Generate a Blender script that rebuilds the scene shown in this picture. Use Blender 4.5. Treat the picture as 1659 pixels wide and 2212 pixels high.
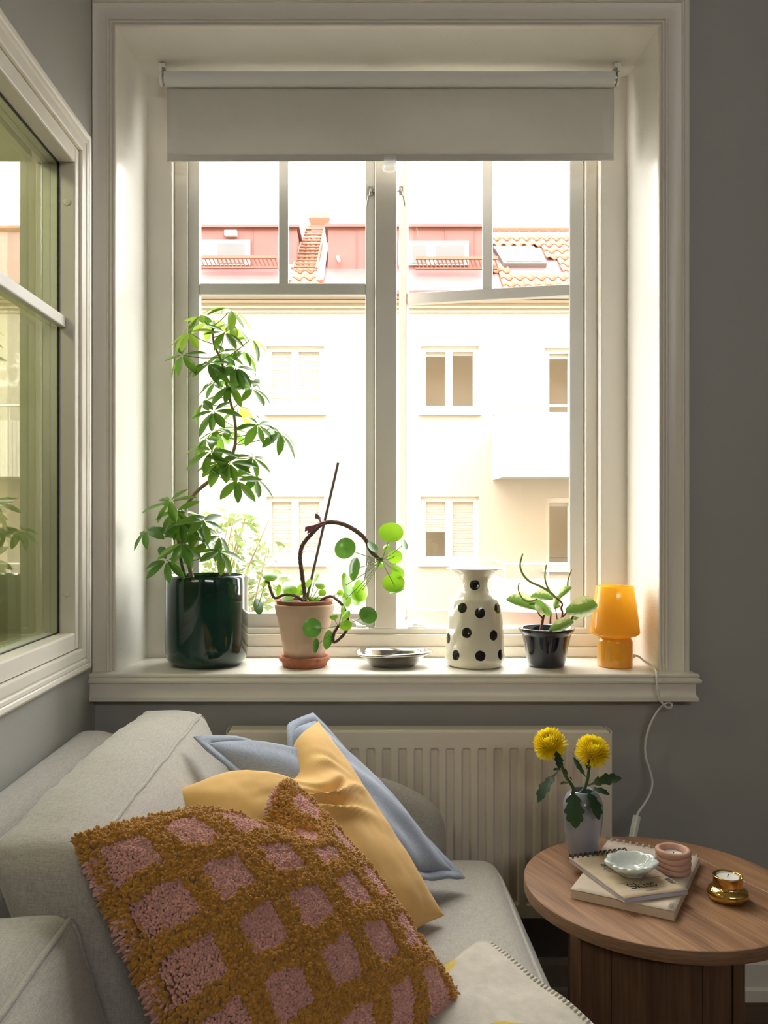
import bpy, bmesh, math, random
import numpy as np
from mathutils import Vector, Matrix, noise as mnoise
R = math.radians
sc = bpy.context.scene
col = sc.collection
for o in list(bpy.data.objects): bpy.data.objects.remove(o, do_unlink=True)

# ------------------------------------------------------------------ camera, sky, exposure
F, CX, CY, H = 1850.0, 778.0, 1125.0, 1.17          # focal length and principal point in pixels of the 1659 x 2212 frame, eye height
cam = bpy.data.objects.new('camera', bpy.data.cameras.new('camera')); col.objects.link(cam)
cam.data.sensor_fit = 'HORIZONTAL'; cam.data.sensor_width = 36; cam.data.lens = F / 1659 * 36
cam.data.shift_x = (829.5 - CX) / 1659; cam.data.shift_y = (CY - 1106) / 1659
cam.data.clip_start = 0.02; cam.data.clip_end = 200
cam.location = (0, 0, H); cam.rotation_euler = (R(90), 0, 0)
sc.camera = cam
w = bpy.data.worlds.new('overcast_sky'); sc.world = w; w.use_nodes = True
bg = w.node_tree.nodes['Background']
bg.inputs[0].default_value = (1.0, 0.98, 0.96, 1); bg.inputs[1].default_value = 2.6
sc.view_settings.view_transform = 'Standard'; sc.view_settings.look = 'None'
sc.view_settings.gamma = 1; sc.view_settings.use_curve_mapping = False
sc.view_settings.exposure = 2.5
cy = sc.cycles
cy.use_denoising = True; cy.max_bounces = 8; cy.diffuse_bounces = 5; cy.glossy_bounces = 4
cy.transparent_max_bounces = 18; cy.transmission_bounces = 6; cy.sample_clamp_indirect = 6; cy.caustics_reflective = False; cy.caustics_refractive = False

def portal(name, loc, rot, sx, sy):                  # tells the sampler where daylight enters; gives no light itself
    l = bpy.data.lights.new(name, 'AREA'); l.shape = 'RECTANGLE'; l.size = sx; l.size_y = sy; l.cycles.is_portal = True
    o = bpy.data.objects.new(name, l); col.objects.link(o); o.location = loc; o.rotation_euler = rot
portal('window_daylight', (0.07, 2.40, 1.59), (R(-90), 0, 0), 1.30, 1.58)
portal('rear_fill_daylight', (1.0, -2.32, 2.425), (R(90), 0, 0), 2.0, 0.35)  # serves the unseen rear opening added as fill

# ------------------------------------------------------------------ helpers
def at(px, py, Y):                                   # a photo pixel at a known depth
    return Vector(((px - CX) / F * Y, Y, H - (py - CY) / F * Y))
def onz(px, py, z):                                  # a photo pixel on a level surface of known height
    Y = (H - z) * F / (py - CY)
    return at(px, py, Y)

def node_mat(name):
    m = bpy.data.materials.new(name); m.use_nodes = True
    nt = m.node_tree; b = nt.nodes['Principled BSDF']
    return m, nt, b
def mat(name, c, rough=0.5, var=0.0, vs=20, bump=0.0, bs=200, metal=0.0, spec=0.5, trans=0.0, coat=0.0, sheen=0.0, stretch=None, detail=4):
    m, nt, b = node_mat(name)
    b.inputs['Base Color'].default_value = (*c, 1); b.inputs['Roughness'].default_value = rough
    b.inputs['Metallic'].default_value = metal; b.inputs['Specular IOR Level'].default_value = spec
    b.inputs['Coat Weight'].default_value = coat; b.inputs['Coat Roughness'].default_value = 0.05
    b.inputs['Sheen Weight'].default_value = sheen
    tc = nt.nodes.new('ShaderNodeTexCoord'); src = tc.outputs['Object']
    if stretch:
        mp = nt.nodes.new('ShaderNodeMapping'); mp.inputs['Scale'].default_value = stretch
        nt.links.new(src, mp.inputs[0]); src = mp.outputs[0]
    if var:
        n = nt.nodes.new('ShaderNodeTexNoise'); n.inputs['Scale'].default_value = vs; n.inputs['Detail'].default_value = detail
        nt.links.new(src, n.inputs['Vector'])
        r = nt.nodes.new('ShaderNodeMapRange'); r.inputs['From Min'].default_value = 0.25; r.inputs['From Max'].default_value = 0.75
        r.inputs['To Min'].default_value = 1 - var; r.inputs['To Max'].default_value = 1 + var
        nt.links.new(n.outputs['Fac'], r.inputs['Value'])
        h = nt.nodes.new('ShaderNodeHueSaturation'); h.inputs['Color'].default_value = (*c, 1)
        nt.links.new(r.outputs[0], h.inputs['Value']); nt.links.new(h.outputs[0], b.inputs['Base Color'])
    if bump:
        n = nt.nodes.new('ShaderNodeTexNoise'); n.inputs['Scale'].default_value = bs; n.inputs['Detail'].default_value = 5
        nt.links.new(src, n.inputs['Vector'])
        bp = nt.nodes.new('ShaderNodeBump'); bp.inputs['Strength'].default_value = bump; bp.inputs['Distance'].default_value = 0.002
        nt.links.new(n.outputs['Fac'], bp.inputs['Height']); nt.links.new(bp.outputs[0], b.inputs['Normal'])
    if trans:
        t = nt.nodes.new('ShaderNodeBsdfTranslucent'); t.inputs[0].default_value = (*[min(1, x * 1.5) for x in c], 1)
        mx = nt.nodes.new('ShaderNodeMixShader'); mx.inputs[0].default_value = trans
        nt.links.new(b.outputs[0], mx.inputs[1]); nt.links.new(t.outputs[0], mx.inputs[2])
        nt.links.new(mx.outputs[0], nt.nodes['Material Output'].inputs[0])
    return m
def glass_mat(name, tint=(1, 1, 1), refl=(1, 1, 1), ior=1.5):
    m, nt, b = node_mat(name); nt.nodes.remove(b)
    t = nt.nodes.new('ShaderNodeBsdfTransparent'); t.inputs[0].default_value = (*tint, 1)
    g = nt.nodes.new('ShaderNodeBsdfGlossy'); g.inputs['Color'].default_value = (*refl, 1); g.inputs['Roughness'].default_value = 0.0
    f = nt.nodes.new('ShaderNodeFresnel'); ge = nt.nodes.new('ShaderNodeNewGeometry')   # same reflectance on both faces of a pane
    mr = nt.nodes.new('ShaderNodeMapRange'); mr.inputs['To Min'].default_value = ior; mr.inputs['To Max'].default_value = 1 / ior
    nt.links.new(ge.outputs['Backfacing'], mr.inputs['Value']); nt.links.new(mr.outputs[0], f.inputs[0])
    mx = nt.nodes.new('ShaderNodeMixShader')
    nt.links.new(f.outputs[0], mx.inputs[0]); nt.links.new(t.outputs[0], mx.inputs[1]); nt.links.new(g.outputs[0], mx.inputs[2])
    nt.links.new(mx.outputs[0], nt.nodes['Material Output'].inputs[0])
    return m
def leaf_mat(name, c, tc, rough=0.35, trans=0.5, var=0.25):
    m, nt, b = node_mat(name)
    b.inputs['Base Color'].default_value = (*c, 1); b.inputs['Roughness'].default_value = rough
    oi = nt.nodes.new('ShaderNodeObjectInfo'); h = nt.nodes.new('ShaderNodeHueSaturation'); h.inputs['Color'].default_value = (*c, 1)
    r = nt.nodes.new('ShaderNodeMapRange'); r.inputs['To Min'].default_value = 1 - var; r.inputs['To Max'].default_value = 1 + var
    nt.links.new(oi.outputs['Random'], r.inputs['Value']); nt.links.new(r.outputs[0], h.inputs['Value']); nt.links.new(h.outputs[0], b.inputs['Base Color'])
    t = nt.nodes.new('ShaderNodeBsdfTranslucent'); t.inputs[0].default_value = (*tc, 1)
    mx = nt.nodes.new('ShaderNodeMixShader'); mx.inputs[0].default_value = trans
    nt.links.new(b.outputs[0], mx.inputs[1]); nt.links.new(t.outputs[0], mx.inputs[2])
    nt.links.new(mx.outputs[0], nt.nodes['Material Output'].inputs[0])
    return m

class MB:                                            # collects shapes for ONE mesh
    def __init__(s): s.v = []; s.f = []
    def add(s, v, f):
        k = len(s.v); s.v += [tuple(p) for p in v]; s.f += [tuple(i + k for i in q) for q in f]; return s
    def box(s, a, b, mtx=None):
        (x0, y0, z0), (x1, y1, z1) = a, b
        v = [Vector(p) for p in ((x0,y0,z0),(x1,y0,z0),(x1,y1,z0),(x0,y1,z0),(x0,y0,z1),(x1,y0,z1),(x1,y1,z1),(x0,y1,z1))]
        if mtx: v = [mtx @ p for p in v]
        return s.add(v, [(0,3,2,1),(4,5,6,7),(0,1,5,4),(1,2,6,5),(2,3,7,6),(3,0,4,7)])
    def lathe(s, prof, c=(0, 0, 0), n=48, fn=None, close=False):
        v = []; m = len(prof)
        for k in range(n):
            a = 2 * math.pi * k / n
            for (r, z) in prof:
                rr = r if fn is None else fn(a, r, z)
                v.append((c[0] + rr * math.cos(a), c[1] + rr * math.sin(a), c[2] + z))
        f = []
        for k in range(n):
            k2 = (k + 1) % n
            for i in range(m - 1): f.append((k*m+i, k2*m+i, k2*m+i+1, k*m+i+1))
            if close: f.append((k*m+m-1, k2*m+m-1, k2*m, k*m))
        if not close:
            if prof[0][0] > 1e-6: f.append(tuple(k*m for k in range(n))[::-1])
            if prof[-1][0] > 1e-6: f.append(tuple(k*m+m-1 for k in range(n)))
        return s.add(v, f)
    def tube(s, pts, rad, n=8, closed=False, cap=True, rfn=None):
        pts = [Vector(p) for p in pts]; L = len(pts)
        rad = [rad] * L if not hasattr(rad, '__len__') else rad
        v = []; up = None
        for i, p in enumerate(pts):
            a = pts[i-1] if (i or closed) else pts[0]; b = pts[(i+1) % L] if (i < L-1 or closed) else pts[-1]
            t = (b - a); t = t.normalized() if t.length > 1e-9 else Vector((0, 0, 1))
            if up is None:
                up = Vector((0, 0, 1)) if abs(t.z) < 0.9 else Vector((0, 1, 0))
            e1 = up - t * up.dot(t)
            if e1.length < 1e-6: e1 = t.orthogonal()
            e1.normalize(); up = e1; e2 = t.cross(e1)
            for k in range(n):
                an = 2 * math.pi * k / n; r = rad[i] * (1 if rfn is None else rfn(i, k))
                v.append(p + (e1 * math.cos(an) + e2 * math.sin(an)) * r)
        f = []
        for i in range(L if closed else L - 1):
            j = (i + 1) % L
            for k in range(n): f.append((i*n+k, i*n+(k+1) % n, j*n+(k+1) % n, j*n+k))
        if cap and not closed: f.append(tuple(range(n))[::-1]); f.append(tuple((L-1)*n+k for k in range(n)))
        return s.add(v, f)
    def grid(s, P, wrap=False):                      # P[i][j]
        ni, nj = len(P), len(P[0]); v = [p for row in P for p in row]
        f = [(i*nj+j, i*nj+j+1, ((i+1) % ni)*nj+j+1, ((i+1) % ni)*nj+j) for i in range(ni if wrap else ni-1) for j in range(nj-1)]
        return s.add(v, f)
    def build(s, name, m, parent=None, smooth=False, bevel=0, seg=2, subsurf=0, solid=0, auto=None, **props):
        me = bpy.data.meshes.new(name); me.from_pydata(s.v, [], s.f); me.update()
        bm = bmesh.new(); bm.from_mesh(me); bmesh.ops.recalc_face_normals(bm, faces=bm.faces); bm.to_mesh(me); bm.free()
        return link(name, me, m, parent, smooth, bevel, seg, subsurf, solid, auto, **props)
def link(name, me, m, parent=None, smooth=False, bevel=0, seg=2, subsurf=0, solid=0, auto=None, **props):
    o = bpy.data.objects.new(name, me); col.objects.link(o)
    if m and not len(me.materials): me.materials.append(m)
    if smooth or auto is not None: me.shade_smooth()
    if auto is not None and hasattr(me, 'set_sharp_from_angle'): me.set_sharp_from_angle(angle=R(auto))
    if solid: q = o.modifiers.new('thickness', 'SOLIDIFY'); q.thickness = solid; q.offset = 0
    if bevel: q = o.modifiers.new('bevel', 'BEVEL'); q.width = bevel; q.segments = seg; q.limit_method = 'ANGLE'; q.angle_limit = R(40)
    if subsurf: q = o.modifiers.new('subdivision', 'SUBSURF'); q.levels = subsurf; q.render_levels = subsurf
    if parent: adopt(o, parent)
    for k, v in props.items(): o[k] = v
    return o
def adopt(o, parent):
    o.parent = parent
    o.matrix_parent_inverse = parent.matrix_basis.inverted() if parent.type == 'EMPTY' else Matrix.Identity(4)
def thing(name, loc, label, cat, group=None):
    o = bpy.data.objects.new(name, None); col.objects.link(o); o.location = loc; o.empty_display_size = 0.05
    o.matrix_basis = Matrix.Translation(loc)
    return tag(o, label, cat, group)
def tag(o, label, cat, group=None):
    o['label'] = label; o['category'] = cat
    if group: o['group'] = group
    return o
def struct(o, label=None):
    o['kind'] = 'structure'
    if label: o['label'] = label
    return o
def wall_cells(mb, u0, u1, z0, z1, holes, place):    # a wall of boxes around its holes; place(u0,u1,z0,z1) adds a box
    us = sorted({u0, u1, *[h[0] for h in holes], *[h[1] for h in holes]}); zs = sorted({z0, z1, *[h[2] for h in holes], *[h[3] for h in holes]})
    for a, b in zip(us, us[1:]):
        run = None
        for c, d in zip(zs, zs[1:]):
            hole = any(h[0] <= a and b <= h[1] and h[2] <= c and d <= h[3] for h in holes)
            if not hole: run = (run[0], d) if run else (c, d)
            if hole and run: place(a, b, *run); run = None
        if run: place(a, b, *run)
def smooth_path(pts, n=6):                           # Catmull-Rom through points
    pts = [Vector(p) for p in pts]; out = []
    for i in range(len(pts) - 1):
        p0 = pts[max(i-1, 0)]; p1 = pts[i]; p2 = pts[i+1]; p3 = pts[min(i+2, len(pts)-1)]
        for k in range(n):
            t = k / n
            out.append(0.5 * ((2*p1) + (p2-p0)*t + (2*p0-5*p1+4*p2-p3)*t*t + (3*p1-p0-3*p2+p3)*t**3))
    out.append(pts[-1]); return out
def sweep_rect(prof, us, vs, plane):                 # a moulding mitred round a rectangle; prof = (outward, proud) pairs, plane(u,v,w) -> xyz
    mb = MB(); n = len(prof); v = []
    for (u, du) in ((us[0], -1), (us[1], 1), (us[1], 1), (us[0], -1)): pass
    cor = [(us[0], -1, vs[0], -1), (us[1], 1, vs[0], -1), (us[1], 1, vs[1], 1), (us[0], -1, vs[1], 1)]
    for (u, su, vv, sv) in cor:
        for (o, p) in prof: v.append(plane(u + su * o, vv + sv * o, p))
    f = []
    for c in range(4):
        d = (c + 1) % 4
        for i in range(n - 1): f.append((c*n+i, c*n+i+1, d*n+i+1, d*n+i))
    return mb.add(v, f)

rnd = random.Random(7)
# ------------------------------------------------------------------ shared materials
CREAM = mat('cream_gloss_paint', (0.80, 0.75, 0.66), 0.32, var=0.03, vs=6, bump=0.06, bs=60)
WHITE = mat('white_gloss_paint', (0.82, 0.80, 0.74), 0.25, var=0.02, vs=8, bump=0.04, bs=50)
SASH = mat('grey_white_sash_paint', (0.74, 0.72, 0.67), 0.4, var=0.03, vs=8, bump=0.05, bs=80)
PINKP = mat('faded_pink_sash_paint', (0.74, 0.55, 0.49), 0.5, var=0.05, vs=15)
WALLP = mat('grey_blue_wall_paint', (0.40, 0.388, 0.36), 0.5, var=0.02, vs=3, bump=0.15, bs=260)
STEEL = mat('worn_steel', (0.55, 0.52, 0.48), 0.35, metal=1.0, var=0.2, vs=80)
PLASTIC = mat('white_plastic', (0.85, 0.84, 0.8), 0.35)

def wallpaper():                                     # woven fibre paper under white paint
    m, nt, b = node_mat('woven_fibre_wallpaper'); b.inputs['Base Color'].default_value = (0.83, 0.80, 0.73, 1); b.inputs['Roughness'].default_value = 0.26; b.inputs['Specular IOR Level'].default_value = 0.7; b.inputs['Coat Weight'].default_value = 0.7; b.inputs['Coat Roughness'].default_value = 0.3
    tc = nt.nodes.new('ShaderNodeTexCoord'); hs = []
    for rot in ((R(40), R(15), 0.5), (R(-50), R(20), -0.6)):
        mp = nt.nodes.new('ShaderNodeMapping'); mp.inputs['Rotation'].default_value = rot
        wv = nt.nodes.new('ShaderNodeTexWave'); wv.inputs['Scale'].default_value = 62; wv.inputs['Distortion'].default_value = 2.5; wv.inputs['Detail'].default_value = 2
        nt.links.new(tc.outputs['Object'], mp.inputs[0]); nt.links.new(mp.outputs[0], wv.inputs['Vector']); hs.append(wv)
    mul = nt.nodes.new('ShaderNodeMath'); mul.operation = 'MULTIPLY'
    nt.links.new(hs[0].outputs['Fac'], mul.inputs[0]); nt.links.new(hs[1].outputs['Fac'], mul.inputs[1])
    bp = nt.nodes.new('ShaderNodeBump'); bp.inputs['Strength'].default_value = 0.14; bp.inputs['Distance'].default_value = 0.0012
    nt.links.new(mul.outputs[0], bp.inputs['Height']); nt.links.new(bp.outputs[0], b.inputs['Normal'])
    return m
WPAPER = wallpaper()

# ================================================================== THE ROOM
XL, YW, XR, YR, ZC = -0.65, 2.10, 2.5, -2.3, 2.75    # left wall, window wall, right wall, rear wall, ceiling
def plank_mat(name, c1, c2, ang, width, scale=1.0, rough=0.45):
    m, nt, b = node_mat(name); b.inputs['Roughness'].default_value = rough
    tc = nt.nodes.new('ShaderNodeTexCoord'); mp = nt.nodes.new('ShaderNodeMapping'); mp.inputs['Rotation'].default_value = ang
    nt.links.new(tc.outputs['Object'], mp.inputs[0])
    st = nt.nodes.new('ShaderNodeMapping'); st.inputs['Scale'].default_value = (1.6, 34, 34); nt.links.new(mp.outputs[0], st.inputs[0])
    n = nt.nodes.new('ShaderNodeTexNoise'); n.inputs['Scale'].default_value = 3.0 * scale; n.inputs['Detail'].default_value = 8; n.inputs['Distortion'].default_value = 0.6
    nt.links.new(st.outputs[0], n.inputs['Vector'])
    st2 = nt.nodes.new('ShaderNodeMapping'); st2.inputs['Scale'].default_value = (2.5, 9, 9); nt.links.new(mp.outputs[0], st2.inputs[0])
    n2 = nt.nodes.new('ShaderNodeTexNoise'); n2.inputs['Scale'].default_value = 1.5 * scale; n2.inputs['Detail'].default_value = 3; nt.links.new(st2.outputs[0], n2.inputs['Vector'])
    ad = nt.nodes.new('ShaderNodeMath'); ad.operation = 'ADD'; nt.links.new(n.outputs['Fac'], ad.inputs[0]); nt.links.new(n2.outputs['Fac'], ad.inputs[1])
    cr = nt.nodes.new('ShaderNodeValToRGB'); cr.color_ramp.elements[0].position = 0.36; cr.color_ramp.elements[1].position = 0.66
    cr.color_ramp.elements[0].color = (*c1, 1); cr.color_ramp.elements[1].color = (*c2, 1)
    hf = nt.nodes.new('ShaderNodeMath'); hf.operation = 'MULTIPLY'; hf.inputs[1].default_value = 0.5; nt.links.new(ad.outputs[0], hf.inputs[0]); nt.links.new(hf.outputs[0], cr.inputs[0])
    nt.links.new(cr.outputs[0], b.inputs['Base Color'])
    bp = nt.nodes.new('ShaderNodeBump'); bp.inputs['Strength'].default_value = 0.15; bp.inputs['Distance'].default_value = 0.001
    nt.links.new(n.outputs['Fac'], bp.inputs['Height']); nt.links.new(bp.outputs[0], b.inputs['Normal'])
    return m
FLOORW = plank_mat('dark_floor_wood', (0.05, 0.022, 0.012), (0.11, 0.05, 0.028), (0, 0, 0), 0.12)

fl = struct(MB().box((XL - 0.1, YR - 0.1, -0.05), (XR + 0.1, YW + 0.3, -0.012)).build('floor', FLOORW), 'dark brown wooden floor')
y = YR; bi = 0
plank = None
while y < YW - 0.001:                                # boards run along x; only the ones by the window wall can be seen
    y1 = min(y + 0.115, YW)
    ob = MB().box((XL, y + 0.001, -0.012), (XR, y1 - 0.001, 0.0)).build('floor_board', FLOORW, fl, bevel=0.001, seg=1); y = y1
struct(MB().box((XL - 0.1, YR - 0.1, ZC), (XR + 0.1, YW + 0.3, ZC + 0.1)).build('ceiling', mat('ceiling_paint', (0.75, 0.73, 0.69), 0.8)), 'white ceiling')
# window wall: opening for the main window
OX0, OX1, OZ0, OZ1 = -0.595, 0.727, 0.765, 2.374
mb = MB(); wall_cells(mb, XL - 0.1, XR + 0.1, -0.05, ZC, [(OX0, OX1, OZ0, OZ1)], lambda a, b, c, d: mb.box((a, YW, c), (b, YW + 0.26, d)))
struct(mb.build('wall_back', WALLP), 'grey painted wall around the window')
# left wall with the inner window's opening
LY0, LY1, LZ0, LZ1 = 0.55, 1.985, 0.875, 2.025
mb = MB(); wall_cells(mb, YR - 0.1, YW, -0.05, ZC, [(LY0, LY1, LZ0, LZ1)], lambda a, b, c, d: mb.box((XL - 0.10, a, c), (XL, b, d)))
struct(mb.build('wall_left', WALLP), 'blue-grey wall beside the sofa')
mb = MB().box((XR, YR - 0.1, -0.05), (XR + 0.1, YW, ZC)); struct(mb.build('wall_right', WALLP), 'grey wall out of view')
mb = MB(); wall_cells(mb, XL - 0.1, XR + 0.1, -0.05, ZC, [(0.0, 2.0, 2.25, 2.6)], lambda a, b, c, d: mb.box((a, YR - 0.12, c), (b, YR, d)))
struct(mb.build('wall_rear', WALLP), 'grey wall behind the viewer')
# dim neighbouring room behind the inner window
DIM = mat('olive_room_paint', (0.42, 0.40, 0.26), 0.9)
nl = bpy.data.lights.new('next_room_fill', 'POINT'); nl.energy = 7; nl.color = (1, 0.93, 0.78); nl.shadow_soft_size = 0.12  # unseen point light, added to brighten what shows through the inner window
no = bpy.data.objects.new('next_room_fill', nl); col.objects.link(no); no.location = (-1.5, 1.2, 2.45)
mb = MB(); mb.box((-2.4, LY0 - 0.3, 0), (-2.3, LY1 + 0.4, 2.75)); mb.box((-2.3, LY0 - 0.4, 0), (XL - 0.1, LY0 - 0.3, 2.75)); mb.box((-2.3, LY1 + 0.3, 0), (XL - 0.1, LY1 + 0.4, 2.75))
mb.box((-2.4, LY0 - 0.4, -0.05), (XL - 0.1, LY1 + 0.4, 0)); mb.box((-2.4, LY0 - 0.4, 2.75), (XL - 0.1, LY1 + 0.4, 2.8))
struct(mb.build('wall_next_room', DIM), 'walls of the dim room behind the inner window')
# frame of the unseen rear opening, added to let in fill daylight
mb = MB(); y0 = YR - 0.09
for a, b in (((0.0, 2.25), (0.04, 2.6)), ((1.96, 2.25), (2.0, 2.6)), ((0.04, 2.25), (1.96, 2.28)), ((0.04, 2.56), (1.96, 2.6))):
    mb.box((a[0], y0, a[1]), (b[0], y0 + 0.05, b[1]))
struct(mb.build('rear_fill_frame', CREAM), 'frame of the fill light opening added behind the viewer')
# baseboard on the window wall
prof = [(YW, 0.0), (YW - 0.020, 0.0), (YW - 0.020, 0.028), (YW - 0.014, 0.034), (YW - 0.014, 0.088), (YW - 0.006, 0.098), (YW, 0.1)]
mb = MB(); v = []
for x in (XL, XR): v += [(x, p[0], p[1]) for p in prof]
n = len(prof); mb.add(v, [(i, i+1, n+i+1, n+i) for i in range(n-1)] + [tuple(range(n)), tuple(range(n, 2*n))[::-1]])
struct(mb.build('baseboard_back', CREAM), 'cream baseboard under the window wall')

# --- casing round the main window (three sides) -------------------------------
CP = [(0.0, -0.004), (0.0, 0.010), (0.002, 0.0135), (0.006, 0.0135), (0.008, 0.010), (0.010, 0.0145), (0.014, 0.0145), (0.016, 0.011), (0.018, 0.016), (0.021, 0.0165),
      (0.024, 0.013), (0.030, 0.0125), (0.045, 0.015), (0.054, 0.019), (0.055, 0.0235), (0.058, 0.026), (0.061, 0.0235), (0.070, 0.0235), (0.0735, 0.021), (0.075, 0.015), (0.075, -0.004)]
def casing_u(x0, x1, z0, z1, prof, name, cutl=None):
    n = len(prof); v = []
    for (cx_, sx, cz, sz) in ((x0, -1, z0, 0), (x0, -1, z1, 1), (x1, 1, z1, 1), (x1, 1, z0, 0)):
        for (o_, p) in prof:
            x = cx_ + sx * o_
            if cutl is not None: x = max(x, cutl)
            v.append((x, YW - p, cz + sz * o_))
    f = [(c*n+i, c*n+i+1, (c+1)*n+i+1, (c+1)*n+i) for c in range(3) for i in range(n-1)] + [tuple(range(n)), tuple(range(3*n, 4*n))]
    return struct(MB().add(v, f).build(name, CREAM, auto=35))
casing_u(OX0, OX1, 0.80, OZ1, CP, 'trim_1', cutl=XL + 0.0005)['label'] = 'cream moulded casing around the big window'
# --- reveal lining
FY = 2.30                                            # front of the window frame
a0, a1, at_ = -0.572, 0.715, 2.36
mb = MB()
def quadbox(p, q, d):                                # p,q front/back edge end points -> slab
    mb.add([*p, *q, *[Vector(x) + Vector(d) for x in p], *[Vector(x) + Vector(d) for x in q]], [(0,1,3,2),(4,5,7,6),(0,1,5,4),(2,3,7,6),(0,2,6,4),(1,3,7,5)])
quadbox([(OX0, YW - 0.004, 0.80), (OX0, YW - 0.004, OZ1)], [(a0, FY, 0.80), (a0, FY, at_)], (-0.03, 0, 0))
quadbox([(OX1, YW - 0.004, 0.80), (OX1, YW - 0.004, OZ1)], [(a1, FY, 0.80), (a1, FY, at_)], (0.03, 0, 0))
quadbox([(OX0, YW - 0.004, OZ1), (OX1, YW - 0.004, OZ1)], [(a0, FY, at_), (a1, FY, at_)], (0, 0, 0.03))
struct(mb.build('trim_2', WPAPER), 'white woven-paper lining of the window niche')
# --- sill with moulded front
SZ = 0.803
sp = [(2.31, SZ), (2.052, SZ), (2.049, SZ - 0.003), (2.049, SZ - 0.007), (2.052, SZ - 0.009), (2.048, SZ - 0.012), (2.045, SZ - 0.016), (2.046, SZ - 0.021), (2.052, SZ - 0.024),
      (2.056, SZ - 0.025), (2.056, SZ - 0.05), (2.054, SZ - 0.054), (2.051, SZ - 0.057), (2.051, SZ - 0.066), (2.10, SZ - 0.066), (2.31, SZ - 0.03)]
n = len(sp); v = []
mb = MB()
for x in (XL + 0.0006, 0.727): v += [(x, p[0], p[1]) for p in sp]
mb.add(v, [(i, (i+1) % n, n + (i+1) % n, n + i) for i in range(n)] + [tuple(range(n)), tuple(range(n, 2*n))[::-1]])
v = []                                               # right end in front of the wall, moulding returned
sp2 = [p for p in sp if p[0] < 2.099] ; sp2 = [(2.0995, SZ)] + sp2[0:] + [(2.0995, SZ - 0.066)]
n = len(sp2)
for k, x in enumerate((0.7268, 0.811)):
    for p in sp2: v.append((x if k == 0 else 0.762 + (2.0995 - p[0]) - 0.0 if p[0] < 2.0990 else x * 0 + 0.762 + 0.0, p[0], p[1]))
v = v[:n] + [(0.806 + (2.056 - p[0]) * 1.0 if p[0] < 2.099 else 0.806, p[0], p[1]) for p in sp2]
mb.add(v, [(i, (i+1) % n, n + (i+1) % n, n + i) for i in range(n)] + [tuple(range(n)), tuple(range(n, 2*n))[::-1]])
struct(mb.build('trim_3', CREAM, auto=30), 'deep cream window sill with moulded front')

# --- main window ---------------------------------------------------------------
GLASS = glass_mat('window_glass', (0.97, 0.985, 0.975), (1, 1, 1), 1.45)
win = bpy.data.objects.new('window_1', None); col.objects.link(win); win.location = (0.07, FY, SZ); win.matrix_basis = Matrix.Translation((0.07, FY, SZ))
struct(win, 'big white casement window with its right sash ajar')
ZT = 2.358
def fbox(name, m, *bs, bev=0.002, parent=None):
    q = MB()
    for b in bs: q.box(*b)
    return q.build(name, m, parent or win, bevel=bev)
fbox('frame', CREAM, ((-0.612, FY + 0.0004, SZ - 0.02), (-0.505, FY + 0.065, ZT + 0.03)), bev=0.004)
fbox('frame', CREAM, ((0.645, FY + 0.0004, SZ - 0.02), (0.745, FY + 0.065, ZT + 0.03)), bev=0.004)
fbox('frame', CREAM, ((-0.505, FY + 0.0004, 2.30), (0.645, FY + 0.065, ZT + 0.03)))
fbox('frame', CREAM, ((-0.505, FY + 0.03, SZ), (-0.4702, FY + 0.085, 2.30)))
fbox('frame', CREAM, ((0.6145, FY + 0.03, SZ), (0.645, FY + 0.085, 2.30)))
fbox('bottom_rail', WHITE, ((-0.505, FY + 0.002, SZ), (0.645, FY + 0.06, 0.829)), bev=0.003)
fbox('bottom_rail', CREAM, ((-0.505, FY + 0.016, 0.829), (0.645, FY + 0.06, 0.862)), bev=0.003)
fbox('bottom_rail', WHITE, ((-0.474, FY + 0.030, 0.862), (0.6175, FY + 0.06, 0.878)), bev=0.003)
fbox('mullion', CREAM, ((0.0402, FY + 0.015, 0.879), (0.099, FY + 0.09, 2.30)), bev=0.0035)
SY = FY + 0.045
def sash(parent_mtx, w, glass_l, glass_r, mun_x, ms, mf, name):
    # local x 0..w, y 0 = inner face, z absolute
    def bx(nm, m, x0, x1, z0, z1, y0=0.0, y1=0.035, bev=0.0025):
        q = MB().box((x0, y0, z0), (x1, y1, z1)); q.v = [tuple(parent_mtx @ Vector(p)) for p in q.v]
        return q.build(nm, m, win, bevel=bev)
    bx('sash_stile', mf[0], 0, glass_l, 0.879, 2.298); bx('sash_stile', mf[1], glass_r, w, 0.879, 2.298)
    bx('sash_rail', mf[2], glass_l, glass_r, 0.879, 0.917); bx('sash_rail', ms, glass_l, glass_r, 2.262, 2.298)
    bx('glazing_rail', ms, glass_l, glass_r, 1.791, 1.822, 0.004, 0.03); bx('glazing_bar', ms, mun_x[0], mun_x[1], 1.822, 2.262, 0.006, 0.028)
    for (x0, x1, z0, z1) in ((glass_l, glass_r, 0.917, 1.791), (glass_l, mun_x[0], 1.822, 2.262), (mun_x[1], glass_r, 1.822, 2.262)):
        bx('pane', GLASS, x0, x1, z0, z1, 0.016, 0.0165, 0)
sash(Matrix.Translation((-0.470, SY, 0)), 0.510, 0.029, 0.485, (0.246, 0.273), SASH, (SASH, SASH, SASH), 'left')
hinge = Matrix.Translation((0.612, SY, 0)) @ Matrix.Rotation(R(-12), 4, 'Z')
sash(hinge @ Matrix.Translation((-0.512, 0, 0)), 0.512, 0.022, 0.474, (0.236, 0.264), SASH, (PINKP, SASH, PINKP), 'right')
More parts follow.
